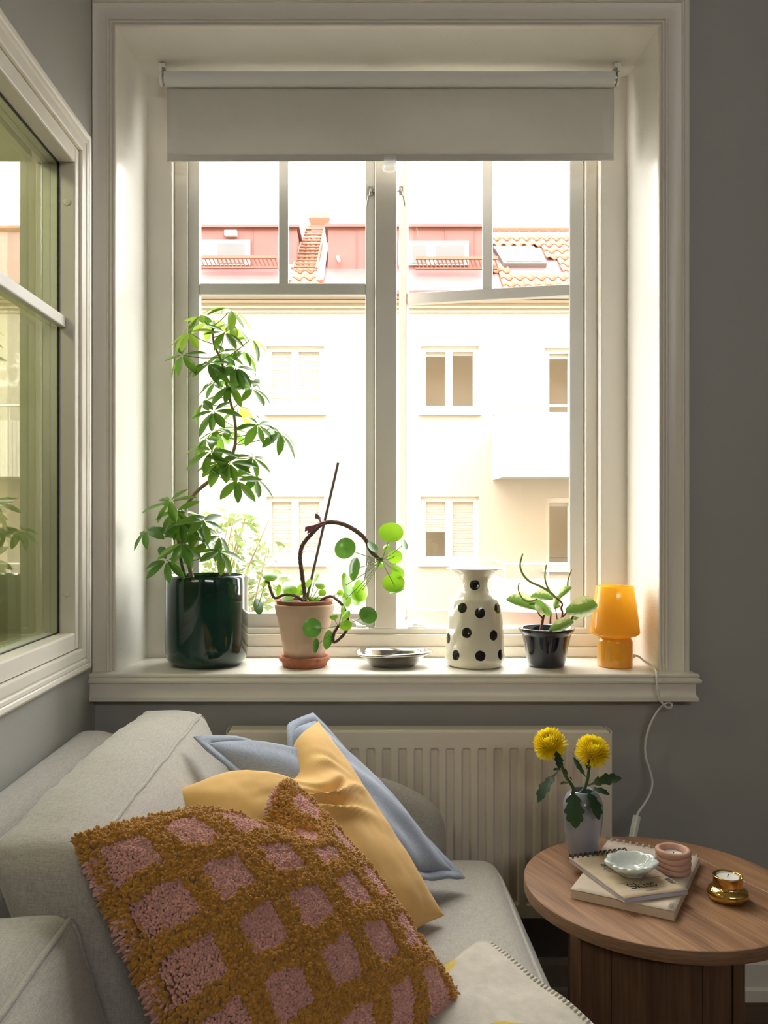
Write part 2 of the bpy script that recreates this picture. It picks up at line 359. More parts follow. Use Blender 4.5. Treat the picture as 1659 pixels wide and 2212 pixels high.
# hardware
def hook(px, py, flip=1):
    q = MB(); p = at(px, py, SY - 0.003)
    q.box((p.x - 0.006, p.y - 0.004, p.z - 0.012), (p.x + 0.006, p.y, p.z + 0.012)); q.tube([p, p + Vector((flip * 0.014, -0.006, -0.002)), p + Vector((flip * 0.02, -0.012, 0.0))], 0.0028)
    q.tube(smooth_path([p + Vector((0, -0.006, 0.006)), p + Vector((-flip * 0.004, -0.01, -0.015)), p + Vector((-flip * 0.009, -0.01, -0.04)), p + Vector((-flip * 0.011, -0.01, -0.043)), p + Vector((-flip * 0.007, -0.01, -0.015))], 4), 0.0014)
    q.build('window_hook', STEEL, win, smooth=True)
hook(801, 413); hook(796, 1215); hook(866, 413, -1)
def fastener(px, py):
    p = at(px, py, SY - 0.002); q = MB()
    q.box((p.x - 0.018, p.y - 0.004, p.z - 0.006), (p.x + 0.016, p.y, p.z + 0.006)); q.box((p.x - 0.012, p.y - 0.05, p.z - 0.021), (p.x + 0.036, p.y - 0.012, p.z - 0.0165))
    q.tube([p + Vector((-0.008, -0.002, 0)), p + Vector((0.002, -0.014, -0.006)), p + Vector((0.014, -0.03, -0.012))], 0.0045); q.box((p.x + 0.002, p.y - 0.04, p.z - 0.018), (p.x + 0.018, p.y - 0.018, p.z - 0.008))
    q.tube([p + Vector((0.012, -0.03, -0.014)), p + Vector((0.028, -0.034, -0.013))], 0.004)
    q.build('window_fastener', PLASTIC, win, bevel=0.001)
fastener(888, 1336); fastener(768, 1340)

# --- inner window in the left wall ------------------------------------------------
win2 = bpy.data.objects.new('window_2', None); col.objects.link(win2); win2.location = (XL, 1.3, LZ0); win2.matrix_basis = Matrix.Translation((XL, 1.3, LZ0))
struct(win2, 'cream inner window with triple glass above the sofa')
LP = [(0.0, 0.0), (0.0, 0.008), (0.004, 0.0105), (0.022, 0.0105), (0.024, 0.0075), (0.027, 0.0075), (0.030, 0.011), (0.036, 0.0125), (0.039, 0.010), (0.042, 0.0135), (0.048, 0.0155), (0.053, 0.0125), (0.055, 0.006), (0.055, 0.0)]
mb = sweep_rect(LP, (LY0 + 0.0, LY1 - 0.01), (LZ0, LZ1), lambda u, vv, p: (XL + p, u, vv))
struct(mb.build('trim_4', CREAM, auto=35), 'cream moulded casing around the inner window')
def lbox(name, m, x0, x1, y0, y1, z0, z1, bev=0.002): return MB().box((x0, y0, z0), (x1, y1, z1)).build(name, m, win2, bevel=bev)
LYI, LZI0, LZI1 = 1.949, 0.915, 1.985                # glass edge
lbox('frame', CREAM, XL - 0.095, XL - 0.004, LYI + 0.036, LY1 + 0.0, LZ0, LZ1)
xs0, xs1 = XL - 0.09, XL + 0.002
lbox('sash', CREAM, xs0, xs1, LYI, LYI + 0.034, LZ0 + 0.001, LZ1 - 0.001, 0.004); lbox('sash', CREAM, xs0, xs1, LY0, LY0 + 0.036, LZ0 + 0.001, LZ1 - 0.001)
lbox('sash', CREAM, xs0, xs1, LY0 + 0.036, LYI, LZ0 + 0.001, LZI0, 0.004); lbox('sash', CREAM, xs0, xs1, LY0 + 0.036, LYI, LZI1, LZ1 - 0.001, 0.004)
LG = glass_mat('inner_window_glass', (0.965, 0.98, 0.93), (0.97, 0.98, 0.88), 1.6)
SPC = mat('spacer_bar', (0.55, 0.55, 0.5), 0.4, metal=0.6); BLK = mat('black_gasket', (0.01, 0.01, 0.01), 0.6)
for k, xg in enumerate((-0.687, -0.704, -0.721)):
    lbox('pane', LG, xg - 0.0003, xg + 0.0003, LY0 + 0.036, LYI, LZI0, LZI1, 0)
for k in range(2):
    x1 = -0.688 - 0.017 * k; x0 = x1 - 0.0155; g = 0.002
    q = MB()
    for b in (((LYI - 0.004, LYI - 0.0005), (LZI0, LZI1)), ((LY0 + 0.037, LYI - 0.004), (LZI0 + 0.0005, LZI0 + 0.004)), ((LY0 + 0.037, LYI - 0.004), (LZI1 - 0.004, LZI1 - 0.0005))):
        q.box((x0, b[0][0], b[1][0]), (x1, b[0][1], b[1][1]))
    q.build('spacer', SPC, win2)
q = MB()
for b in (((LYI - 0.0025, LYI - 0.0002), (LZI0, LZI1)), ((LY0 + 0.037, LYI), (LZI0 + 0.0002, LZI0 + 0.002)), ((LY0 + 0.037, LYI), (LZI1 - 0.0025, LZI1 - 0.0002))):
    q.box((-0.6865, b[0][0], b[1][0]), (-0.684, b[0][1], b[1][1]))
q.build('gasket', BLK, win2)
lbox('glazing_bar', SASH, -0.6862, -0.669, LY0 + 0.037, LYI - 0.0003, 1.609, 1.635, 0.003)
for z in (1.895, 1.005):
    q = MB().lathe([(0.0, 0.0), (0.0085, 0.0), (0.0085, 0.001), (0.007, 0.0014), (0, 0.0014)], n=24); M = Matrix.Translation((-0.667, LYI - 0.0002, z)) @ Matrix.Rotation(R(90), 4, 'X')
    q.v = [tuple(M @ Vector(p)) for p in q.v]; q.build('screw_cap', CREAM, win2, smooth=True)

# ================================================================== OUTSIDE
YB = 17.0
def bx_(px): return (px - CX) / F * YB
def bz_(py): return H - (py - CY) / F * YB
FAC = mat('cream_render', (0.39, 0.37, 0.333), 0.9, var=0.05, vs=0.8, bump=0.2, bs=30)
OWHITE = mat('white_outdoor_paint', (0.52, 0.52, 0.525), 0.6)
REDM = mat('red_sheet_metal', (0.20, 0.085, 0.083), 0.55, var=0.08, vs=1.5)
TILE = mat('orange_roof_tile', (0.31, 0.152, 0.105), 0.8, var=0.15, vs=6)
GREYM = mat('grey_flashing', (0.17, 0.175, 0.185), 0.5)
BGLASS = glass_mat('facade_glass', (0.98, 0.98, 0.99), (1, 1, 1), 1.5)
BLINDM = mat('white_slat_blind', (0.42, 0.43, 0.445), 0.7)
DARKIN = mat('dim_interior', (0.20, 0.17, 0.13), 0.9)
struct(MB().box((-60, 2.4, -8.2), (60, 70, -8)).build('ground', mat('courtyard_gravel', (0.25, 0.245, 0.23), 0.95, var=0.2, vs=3)), 'courtyard ground')
mb = MB(); wall_cells(mb, -30, 30, -8, 15, [(OX0 - 0.03, OX1 + 0.03, 0.74, 2.41)], lambda a, b, c, d: mb.box((a, YW + 0.262, c), (b, YW + 0.30, d)))
struct(mb.build('exterior_wall', mat('ochre_render', (0.42, 0.29, 0.14), 0.9, var=0.06, vs=1)), 'ochre outer wall of the house')  # height raised out of view to shade the facade across the courtyard
bd = thing('apartment_building', (2, YB, -8), 'cream rendered apartment house with red dormers across the courtyard', 'building')
wins = [(576, 700, 748, 891), (576, 700, 1073, 1218), (909, 1034, 748, 891), (909, 1034, 1073, 1218), (1177, 1300, 752, 905), (1177, 1300, 1075, 1230), (240, 365, 748, 891), (240, 365, 1073, 1218)]
holes = [(bx_(a), bx_(b), bz_(d), bz_(c)) for a, b, c, d in wins]
ZE = bz_(640)
mb = MB(); wall_cells(mb, -14, 14, -8, ZE, holes, lambda a, b, c, d: mb.box((a, YB, c), (b, YB + 0.3, d)))
mb.build('wall', FAC, bd)
for k, (a, b, c, d) in enumerate(holes):
    x0, x1, z0, z1 = a, b, c, d; yw = YB + 0.10
    wf = MB()
    t = 0.10
    for q in (((x0, z0), (x0 + t, z1)), ((x1 - t, z0), (x1, z1)), ((x0 + t, z1 - t), (x1 - t, z1)), ((x0 + t, z0), (x1 - t, z0 + 0.14)), (((x0 + x1) / 2 - 0.08, z0 + 0.14), ((x0 + x1) / 2 + 0.06, z1 - t))):
        wf.box((q[0][0], yw - 0.04, q[0][1]), (q[1][0], yw + 0.06, q[1][1]))
    wf.box((x0 - 0.05, YB - 0.06, z0 - 0.05), (x1 + 0.05, YB - 0.001, z0 + 0.005))
    o = wf.build('window', OWHITE, bd)
    xm = (x0 + x1) / 2
    for j, (xa, xb) in enumerate(((x0 + t, xm - 0.08), (xm + 0.06, x1 - t))):
        MB().box((xa, yw, z0 + 0.14), (xb, yw + 0.01, z1 - t)).build('pane', BGLASS, o)
        full = {0: (1, 1), 1: (1, 1), 2: (0.07, 0.05), 3: (0.55, 1), 4: (0.08, 0.08), 5: (0.05, 0.05), 6: (1, 1), 7: (1, .6)}[k][j]
        zb = z1 - t - full * (z1 - t - z0 - 0.14)
        bl = MB(); ns = max(2, int((z1 - t - zb) / 0.05))
        for i in range(ns):
            zz = z1 - t - (i + 0.5) * (z1 - t - zb) / ns
            bl.add([(xa, yw + 0.012, zz - 0.026), (xb, yw + 0.012, zz - 0.026), (xb, yw + 0.018, zz + 0.026), (xa, yw + 0.018, zz + 0.026)], [(0, 1, 2, 3)])
        bl.build('blind', BLINDM, o)
    MB().box((x0, YB + 0.6, z0), (x1, YB + 0.65, z1)).build('room_behind', DARKIN, o)
for k, (p0, p1, pr) in enumerate(((640, 648, 0.12), (650, 656, 0.06), (662, 667, 0.045), (672, 676, 0.03))):
    MB().box((-14, YB - pr, bz_(p1)), (14, YB - 0.001, bz_(p0))).build('cornice', FAC, bd)
MB().box((-14, YB - 0.26, ZE - 0.02), (14, YB - 0.1, ZE + 0.05)).build('gutter', REDM, bd)
# balconies
for (pt, pb) in ((908, 1026), (1250, 1375)):
    y0 = 15.7; zt = H - (pt - CY) / F * y0; zb = H - (pb - CY) / F * y0; x0 = (1090 - CX) / F * y0; x1 = x0 + 3.4
    q = MB().box((x0, y0, zb - 0.02), (x1, YB, zb + 0.12)); o = q.build('balcony', FAC, bd)
    for (p, s) in (((x0, y0), (x1, y0)), ((x0, y0), (x0, YB))):
        nn = int(math.hypot(s[0] - p[0], s[1] - p[1]) / 0.075)
        q = MB(); v = []
        for i in range(2 * nn + 1):
            t = i / (2 * nn); off = -0.022 if i % 2 else 0.0
            X = p[0] + (s[0] - p[0]) * t; Y = p[1] + (s[1] - p[1]) * t
            if p[0] == s[0]: X += off
            else: Y += off
            v += [(X, Y, zb - 0.03), (X, Y, zt)]
        q.add(v, [(2*i, 2*i+2, 2*i+3, 2*i+1) for i in range(2 * nn)]); q.build('balcony_panel', OWHITE, o, solid=0.01)
    zr = zt + 0.27
    q = MB(); q.tube([(x0, YB, zr), (x0, y0, zr), (x1, y0, zr)], 0.022, 6)
    for i in range(5): q.tube([(x0 + i * 0.8, y0, zt), (x0 + i * 0.8, y0, zr)], 0.014, 6)
    q.build('balcony_rail', OWHITE, o)
# roof: plane from the eave up to the ridge
SL = math.tan(R(40))
def roof_pt(px, py):                                 # where the line through a photo pixel meets the roof plane
    k = (CY - py) / F; Y = (ZE - SL * YB - H) / (k - SL); return at(px, py, Y)
ridge = roof_pt(700, 497); YRG, ZRG = ridge.y, ridge.z
mb = MB().add([(-14, YB, ZE), (14, YB, ZE), (14, YRG, ZRG), (-14, YRG, ZRG), (-14, YRG + 3, ZE), (14, YRG + 3, ZE)], [(0, 1, 2, 3), (3, 2, 5, 4)])
mb.build('roof', REDM, bd)
MB().tube([(-14, YRG, ZRG + 0.02), (14, YRG, ZRG + 0.02)], 0.09, 8).build('ridge_cap', TILE, bd)
def tile_mesh():
    v = []; w_, l_ = 0.235, 0.40; nx = 10
    for (yy, dz) in ((0.0, 0.03), (l_, 0.0)):
        for t2 in (0, -0.02):
            for i in range(nx + 1):
                t = i / nx; v.append(((t - 0.5) * w_, yy, dz + t2 + 0.035 * math.sin(2 * math.pi * t)))
    n = nx + 1; f = [(i, i+1, 2*n+i+1, 2*n+i) for i in range(nx)] + [(i, n+i, n+i+1, i+1) for i in range(nx)]
    me = bpy.data.meshes.new('roof_tile'); me.from_pydata(v, [], f); me.materials.append(TILE); me.shade_smooth(); return me
TM = tile_mesh(); th = math.atan(SL); roofM = Matrix.Rotation(th, 4, 'X')
def lay_tiles(p0, p1, keep):
    s_len = 0.345; Lr = (YRG - YB) / math.cos(th); nr = int(Lr / s_len)
    for r in range(nr):
        yy = YB + r * s_len * math.cos(th); zz = ZE + r * s_len * math.sin(th)
        x = p0
        while x < p1:
            pt = Vector((x, yy, zz)); py = CY - (zz + 0.1 - H) / yy * F; px = CX + x / yy * F
            if keep(px, py):
                o = bpy.data.objects.new('roof_tile', TM); col.objects.link(o); o.matrix_basis = Matrix.Translation(pt + Vector((0, 0, 0.035))) @ roofM; adopt(o, bd)
            x += 0.222
lay_tiles(2.55, 5.2, lambda px, py: px > 1052 + max(0, (py - 560)) * 0.62 and px < 1262 and not (1068 + (py - 540) * .6 < px < 1180 + (py - 540) * .7 and 536 < py < 584))
lay_tiles(-1.75, -0.62, lambda px, py: 648 - (py - 500) * 0.28 < px < 709 - (py - 500) * 0.1)
def dormer(p0, p1, ptop, wins_, yf=18.0):
    zt = H - (ptop - CY) / F * yf; x0 = (p0 - CX) / F * yf; x1 = (p1 - CX) / F * yf; zb = ZE + SL * (yf - YB)
    q = MB().box((x0, yf, zb - 0.3), (x1, YRG + 1.0, zt)); o = q.build('dormer', REDM, bd)
    MB().box((x0 - 0.06, yf - 0.08, zt), (x1 + 0.06, YRG + 1.1, zt + 0.06)).build('dormer_roof', REDM, o)
    xx = x0 + 0.6
    while xx < x1:
        MB().box((xx, yf - 0.012, zb), (xx + 0.02, yf, zt)).build('standing_seam', REDM, o); xx += 0.62
    for (a, b, c, d, panes) in wins_:
        wx0, wx1, wz0, wz1 = (a - CX) / F * yf, (b - CX) / F * yf, H - (d - CY) / F * yf, H - (c - CY) / F * yf
        fr = MB().box((wx0, yf - 0.05, wz0), (wx1, yf - 0.013, wz1)).build('dormer_window', OWHITE, o)
        for (pa, pb) in panes:
            MB().box(((pa - CX) / F * yf, yf - 0.06, wz0 + 0.03), ((pb - CX) / F * yf, yf - 0.051, wz1 - 0.09)).build('pane', mat('dormer_blind_glass', (0.15, 0.165, 0.19), 0.15), o)
    return o
dd = dormer(420, 641, 493, [(425, 541, 519, 574, [(470, 529)])])
MB().box(((487 - CX) / F * 18, 17.85, H - (513 - CY) / F * 18), ((513 - CX) / F * 18, 17.985, H - (502 - CY) / F * 18)).build('vent_box', OWHITE, dd)
dormer(708, 1042, 492, [(860, 1012, 522, 574, [(862, 921), (941, 1002)])])
# snow guards
def guard(p0, p1, py):
    a = roof_pt(p0, py); b = roof_pt(p1, py); m_ = mat('orange_snow_guard', (0.23, 0.11, 0.078), 0.6)
    q = MB(); q.box((a.x, a.y - 0.25, a.z + 0.20), (b.x, a.y - 0.19, a.z + 0.26)); q.box((a.x, a.y - 0.16, a.z + 0.02), (b.x, a.y - 0.10, a.z + 0.05)); o = q.build('snow_guard', m_, bd)
    x = a.x
    q = MB()
    while x < b.x:
        q.add([(x, a.y - 0.22, a.z + 0.2), (x + 0.03, a.y - 0.22, a.z + 0.2), (x + 0.10, a.y - 0.14, a.z + 0.04), (x + 0.07, a.y - 0.14, a.z + 0.04)], [(0, 1, 2, 3)]); x += 0.085
    q.build('guard_slats', m_, o, kind='stuff')
guard(436, 600, 586); guard(897, 1072, 588)
# chimney, ladder, skylight, flashings
cy_ = YRG - 0.2; cx0, cx1 = (672 - CX) / F * cy_, (708 - CX) / F * cy_
zc0 = H - (500 - CY) / F * cy_; zc1 = H - (486 - CY) / F * cy_; zc2 = H - (473 - CY) / F * cy_; zc3 = H - (454 - CY) / F * cy_
TER = mat('terracotta_chimney', (0.27, 0.13, 0.09), 0.8)
ch = MB().box((cx0, cy_, zc0 - 0.4), (cx1, cy_ + 0.6, zc1)).build('chimney', REDM, bd)
MB().add([(cx0, cy_, zc1), (cx1, cy_, zc1), (cx1, cy_ + .6, zc1), (cx0, cy_ + .6, zc1), (cx0 - .06, cy_ - .06, zc2), (cx1 + .06, cy_ - .06, zc2), (cx1 + .06, cy_ + .66, zc2), (cx0 - .06, cy_ + .66, zc2),
          (cx0 - .02, cy_ + 0.02, zc3), (cx1 + .02, cy_ + .02, zc3), (cx1 + .02, cy_ + .6, zc3), (cx0 - .02, cy_ + .6, zc3)],
         [(0,1,5,4),(1,2,6,5),(2,3,7,6),(3,0,4,7),(4,5,9,8),(5,6,10,9),(6,7,11,10),(7,4,8,11),(8,9,10,11)]).build('chimney_cap', TER, ch)
up = Vector((0, -math.sin(th), math.cos(th))) * 0.10
q = MB(); A, B = roof_pt(660, 500) + up, roof_pt(632, 590) + up; C, D = roof_pt(702, 500) + up, roof_pt(684, 590) + up
q.tube([A, B], 0.03, 6); q.tube([C, D], 0.03, 6); lad = q.build('roof_ladder', TER, bd)
for i in range(13):
    t = (i + 0.5) / 13; MB().tube([A.lerp(B, t), C.lerp(D, t)], 0.02, 6).build('rung', TER, lad)
MB().tube([roof_pt(706, 500) + up, roof_pt(733, 583) + up * 2], 0.035, 6).build('strut', OWHITE, bd)
for (pa, pb, pw) in ((((652, 500)), ((622, 612)), 18), (((708, 500)), ((690, 612)), 16)):
    a, b = roof_pt(*pa), roof_pt(*pb); u = Vector((pw * 0.0098 / 2, 0, 0)); e = up * 0.8
    MB().add([a - u + e, a + u + e, b + u + e, b - u + e, a - u, a + u, b + u, b - u], [(0,1,2,3),(0,4,7,3),(1,5,6,2),(2,3,7,6)]).build('flashing', mat('pale_flashing', (0.36, 0.26, 0.25), 0.5), bd)
k0 = [roof_pt(x, y_) + up * 1.0 for x, y_ in ((1064, 540), (1151, 540), (1180, 578), (1088, 578))]
sk = MB().add(k0 + [p - up for p in k0], [(0,1,2,3),(0,1,5,4),(1,2,6,5),(2,3,7,6),(3,0,4,7)]).build('skylight', GREYM, bd)
cc = sum(k0, Vector()) / 4; k1 = [cc + (p - cc) * 0.86 + up * 0.12 for p in k0]
MB().add(k1, [(0,1,2,3)]).build('pane', mat('skylight_glass', (0.38, 0.40, 0.42), 0.05), sk, solid=0.01)

# garden tree
tr = thing('garden_tree', (-2.4, 8.6, -8), 'pale green leafy tree in the courtyard behind the dark green pot', 'tree')
q = MB(); TW = mat('tree_bark', (0.25, 0.2, 0.15), 0.9)
q.tube(smooth_path([(-2.4, 8.6, -8), (-2.2, 8.6, -5), (-2.05, 8.5, -2), (-1.75, 8.5, 0.2)], 4), [0.12] * 6 + [0.09] * 4 + [0.05] * 3, 8)
br = []
for i in range(26):
    s0 = Vector((-2.0 + rnd.uniform(-.2, .3), 8.5, rnd.uniform(-2.2, 0.2))); e = at(rnd.uniform(380, 610), rnd.uniform(1100, 1400), 8.5 + rnd.uniform(-.7, .7))
    mid = s0.lerp(e, 0.5) + Vector((0, 0, -0.1)); pth = smooth_path([s0, mid, e], 4); q.tube(pth, [0.02 - 0.0018 * k for k in range(len(pth))], 5); br.append(pth)
q.build('trunk', TW, tr, smooth=True)
TL = leaf_mat('courtyard_leaf', (0.12, 0.17, 0.055), (0.20, 0.27, 0.08), 0.6, 0.4)
q = MB()
for i in range(2600):
    pth = rnd.choice(br); t = rnd.random() ** 0.6; p = pth[min(len(pth) - 1, int(t * len(pth)))] + Vector((rnd.gauss(0, .13), rnd.gauss(0, .13), rnd.gauss(0, .10)))
    px, py = CX + p.x / p.y * F, CY - (p.z - H) / p.y * F
    if py < 1325 - 1.0 * (px - 380) * (0.15 if px < 500 else 0.0) - (215 if px < 560 else 150) : continue
    a = Vector((rnd.gauss(0, 1), rnd.gauss(0, 1), rnd.gauss(-.3, .6))).normalized() * rnd.uniform(.035, .06); b = a.cross(Vector((rnd.gauss(0, 1), rnd.gauss(0, 1), rnd.gauss(0, 1)))).normalized() * a.length * 0.38
    q.add([p - a, p - a * 0.2 + b, p + a * 0.45 + b * .8, p + a, p + a * 0.45 - b * .8, p - a * 0.2 - b], [(0, 1, 2, 3), (0, 3, 4, 5)])
q.build('foliage', TL, tr, kind='stuff')
#P2
# ================================================================== ROLLER BLIND
BF = mat('grey_white_blind_fabric', (0.66, 0.635, 0.58), 0.85, var=0.02, vs=40, bump=0.05, bs=900, trans=0.13)
rb = thing('roller_blind', (0.075, 2.25, 2.33), 'pale grey roller blind pulled a little way down the window', 'roller blind')
TY = 2.24; TX0, TX1 = (357 - CX) / F * TY, (1326 - CX) / F * TY; TZ = H + (CY - 171) / F * TY
q = MB(); q.tube([(TX0, TY, TZ), (TX1, TY, TZ)], 0.0185, 32); q.build('roll', mat('rolled_blind_fabric', (0.72, 0.72, 0.69), 0.7, bump=0.03, bs=400), rb, auto=40)
BY = 2.256; zb0 = H + (CY - 348.5) / F * BY
q = MB(); P = []
for i in range(41):
    x = (361 - CX) / F * BY + i / 40 * (1326 - 361) / F * BY
    P.append([(x, BY + 0.0008 * math.sin(i * .6) - 0.002 * (j == 0), zb0 + j / 12 * (TZ - zb0) + (0.0028 * (i / 40 - 0.5))) for j in range(13)])
q.grid(P); q.build('fabric', BF, rb, smooth=True, solid=0.0012)
q = MB().box(((361 - CX) / F * BY, BY - 0.003, zb0), ((1326 - CX) / F * BY, BY + 0.003, zb0 + 0.018)); M = Matrix.Translation((0.075, BY, zb0)) @ Matrix.Rotation(-0.0022, 4, 'Y') @ Matrix.Translation((-0.075, -BY, -zb0))
q.v = [tuple(M @ Vector(p)) for p in q.v]; q.build('bottom_bar', BF, rb, bevel=0.002)
for px, sgn in ((349, -1), (1334, 1)):
    x = (px - CX) / F * TY; q = MB()
    q.box((x - 0.004 * 1, TY - 0.016, TZ + 0.012), (x + 0.004, TY + 0.016, 2.3605)); q.box((min(x, x - sgn * 0.012), TY - 0.014, TZ + 0.024), (max(x, x - sgn * 0.012), TY + 0.014, 2.3610))
    q.lathe([(0.0, -0.004), (0.018, -0.004), (0.018, 0.004), (0.0, 0.004)], n=24); k = len(q.v) - 24 * 4
    M = Matrix.Translation((x, TY, TZ)) @ Matrix.Rotation(R(90), 4, 'Y')
    q.v[k:] = [tuple(M @ Vector(p)) for p in q.v[k:]]
    o = q.build('bracket', WHITE, rb, bevel=0.0012)
    MB().tube([(x - sgn * 0.004, TY, TZ), (x - sgn * 0.012, TY, TZ)], 0.013, 20).build('end_plug', STEEL, o, auto=40)
CLEAR = mat('clear_plastic', (0.80, 0.79, 0.76), 0.15, trans=0.5)
q = MB(); p0 = at(842, 335, BY - 0.005); p1 = at(842, 366, BY - 0.006)
q.box((p0.x - 0.0155, p0.y - 0.001, p1.z + 0.018), (p0.x + 0.0155, p0.y + 0.001, p0.z))
ring = [(p1.x + 0.0165 * math.copysign(abs(math.cos(a)) ** 0.7, math.cos(a)), p1.y, p1.z + 0.0105 * math.copysign(abs(math.sin(a)) ** 0.7, math.sin(a)) + 0.004) for a in [k / 28 * 2 * math.pi for k in range(28)]]
q.tube(ring, 0.0028, 8, closed=True); q.box((p0.x - 0.013, p0.y - 0.0015, p1.z + 0.0165), (p0.x + 0.013, p0.y + 0.0015, p1.z + 0.0182))
q.build('pull_tab', CLEAR, rb, smooth=False)

# ================================================================== RADIATOR
RADM = mat('cream_radiator_enamel', (0.76, 0.68, 0.57), 0.35, var=0.03, vs=5)
ra = thing('radiator', (0.14, 2.03, 0.2), 'cream ribbed panel radiator under the window sill', 'radiator')
RX0, RX1, RZ0, RZ1, RY = -0.312, 0.588, 0.24, 0.678, 2.004
P = []; pitch = 0.0373; nrib = int((RX1 - RX0 - 0.02) / pitch); xs = []
for k in range(nrib):
    b = RX0 + 0.012 + k * pitch
    for (dx, dy) in ((0.0, 0.0), (0.0155, 0.0), (0.0195, 0.010), (0.0335, 0.010)): xs.append((b + dx, dy))
xs = [(RX0, 0.0), ] + xs + [(RX0 + 0.012 + nrib * pitch, 0), (RX1, 0.0)]
zz = [(RZ0, 0), (RZ0 + 0.03, 0), (RZ0 + 0.036, 1), (RZ1 - 0.046, 1), (RZ1 - 0.040, 0), (RZ1 - 0.004, 0)]
q = MB(); q.grid([[(x, RY + dy * k, z) for (z, k) in zz] for (x, dy) in xs]); q.build('front_panel', RADM, ra, bevel=0.0012, seg=2)
q = MB().box((RX0, RY + 0.045, RZ0), (RX1, RY + 0.05, RZ1 - 0.004)); q.build('rear_panel', RADM, ra)
for (x0, x1) in ((RX0 - 0.002, RX0 + 0.0), (RX1, RX1 + 0.002)):
    MB().box((x0, RY + 0.001, RZ0), (x1, RY + 0.055, RZ1)).build('side_cover', RADM, ra, bevel=0.001)
q = MB(); x = RX0 + 0.004
q.add([(RX0 - .002, RY, RZ1 - 0.014), (RX1 + .002, RY, RZ1 - 0.014), (RX1 - .006, RY + 0.008, RZ1), (RX0 + .006, RY + 0.008, RZ1), (RX1 - .006, RY + 0.055, RZ1), (RX0 + .006, RY + 0.055, RZ1), (RX1 + .002, RY + 0.055, RZ1 - 0.014), (RX0 - .002, RY + 0.055, RZ1 - 0.014)], [(0,1,2,3),(3,2,4,5),(1,6,4,2),(0,3,5,7),(5,4,6,7)])
q.build('top_cover', RADM, ra, bevel=0.002)
for x in (-0.1, 0.4): MB().box((x, RY + 0.05, RZ0 + 0.05), (x + 0.03, 2.0995, RZ0 + 0.3)).build('wall_bracket', RADM, ra)

# ================================================================== ORANGE LAMP
def lamp_glass(name, c, tr):
    m, nt, b = node_mat(name); b.inputs['Base Color'].default_value = (*c, 1); b.inputs['Roughness'].default_value = 0.12; b.inputs['Coat Weight'].default_value = 0.6; b.inputs['Coat Roughness'].default_value = 0.03
    t = nt.nodes.new('ShaderNodeBsdfTranslucent'); t.inputs[0].default_value = (min(1, c[0] * 1.25), c[1] * 1.25, c[2] * 1.1, 1)
    mx = nt.nodes.new('ShaderNodeMixShader'); mx.inputs[0].default_value = tr
    nt.links.new(b.outputs[0], mx.inputs[1]); nt.links.new(t.outputs[0], mx.inputs[2]); nt.links.new(mx.outputs[0], nt.nodes['Material Output'].inputs[0]); return m
LX, LYc = (1329 - CX) / F * 2.16, 2.162
lp = thing('table_lamp', (LX, LYc, SZ), 'small amber yellow glass lamp at the end of the window sill', 'lamp')
c = (LX, LYc, SZ + 0.0003); k_ = 0.2050 / F * 2.16     # crop pixel to metres
q = MB().lathe([(0.0, 0.0), (0.0405, 0.0), (0.0425, 0.0012), (0.0433, 0.004), (0.0437, 0.03), (0.0437, 0.062), (0.0425, 0.067), (0.0398, 0.071), (0.0388, 0.0735), (0.0, 0.0735)], c, 64)
q.build('base', lamp_glass('amber_base_glass', (0.85, 0.45, 0.04), 0.22), lp, auto=50)
prof = [(0.0385, 0.0738), (0.0415, 0.0752), (0.051, 0.0775), (0.0585, 0.0815), (0.0607, 0.086), (0.0605, 0.091), (0.0570, 0.122), (0.0525, 0.158), (0.0470, 0.2005), (0.0464, 0.2020),
        (0.0448, 0.2012), (0.0505, 0.158), (0.0550, 0.122), (0.0580, 0.092), (0.0570, 0.087), (0.050, 0.081), (0.0385, 0.0775)]
MB().lathe(prof, c, 72, close=True).build('shade', lamp_glass('amber_shade_glass', (0.93, 0.60, 0.10), 0.6), lp, auto=60)
q = MB().lathe([(0.0, 0.078), (0.014, 0.078), (0.014, 0.105), (0.011, 0.108), (0.014, 0.12), (0.019, 0.135), (0.018, 0.15), (0.010, 0.160), (0.0, 0.162)], c, 24).build('bulb', PLASTIC, lp, smooth=True)
g0 = Vector((LX + 0.0425, LYc - 0.008, SZ + 0.027)); MB().tube([g0, g0 + Vector((0.004, 0, 0))], 0.0052, 12).build('grommet', PLASTIC, lp)
CORD = mat('white_cord', (0.82, 0.80, 0.76), 0.45)
cp = [g0, g0 + Vector((0.012, -0.004, 0.0)), at(1392, 1428, 2.13), at(1408, 1438, 2.09), at(1417, 1450, 2.055)]
cp += [at(*p) for p in ((1418.5, 1462, 2.036), (1420, 1482, 2.035), (1424, 1505, 2.037), (1431, 1519, 2.04), (1440, 1528, 2.045), (1448, 1529, 2.052), (1451.5, 1523, 2.058), (1445, 1517.5, 2.06), (1432, 1523, 2.062), (1417, 1541, 2.066), (1402, 1572, 2.072), (1394, 1608, 2.076),
       (1396, 1638, 2.074), (1404, 1664, 2.068), (1409, 1690, 2.06), (1405, 1712, 2.05), (1393, 1735, 2.035), (1381, 1752, 2.02), (1376, 1762, 2.01))]
MB().tube(smooth_path(cp, 7), 0.0026, 10).build('cord', CORD, lp, smooth=True)
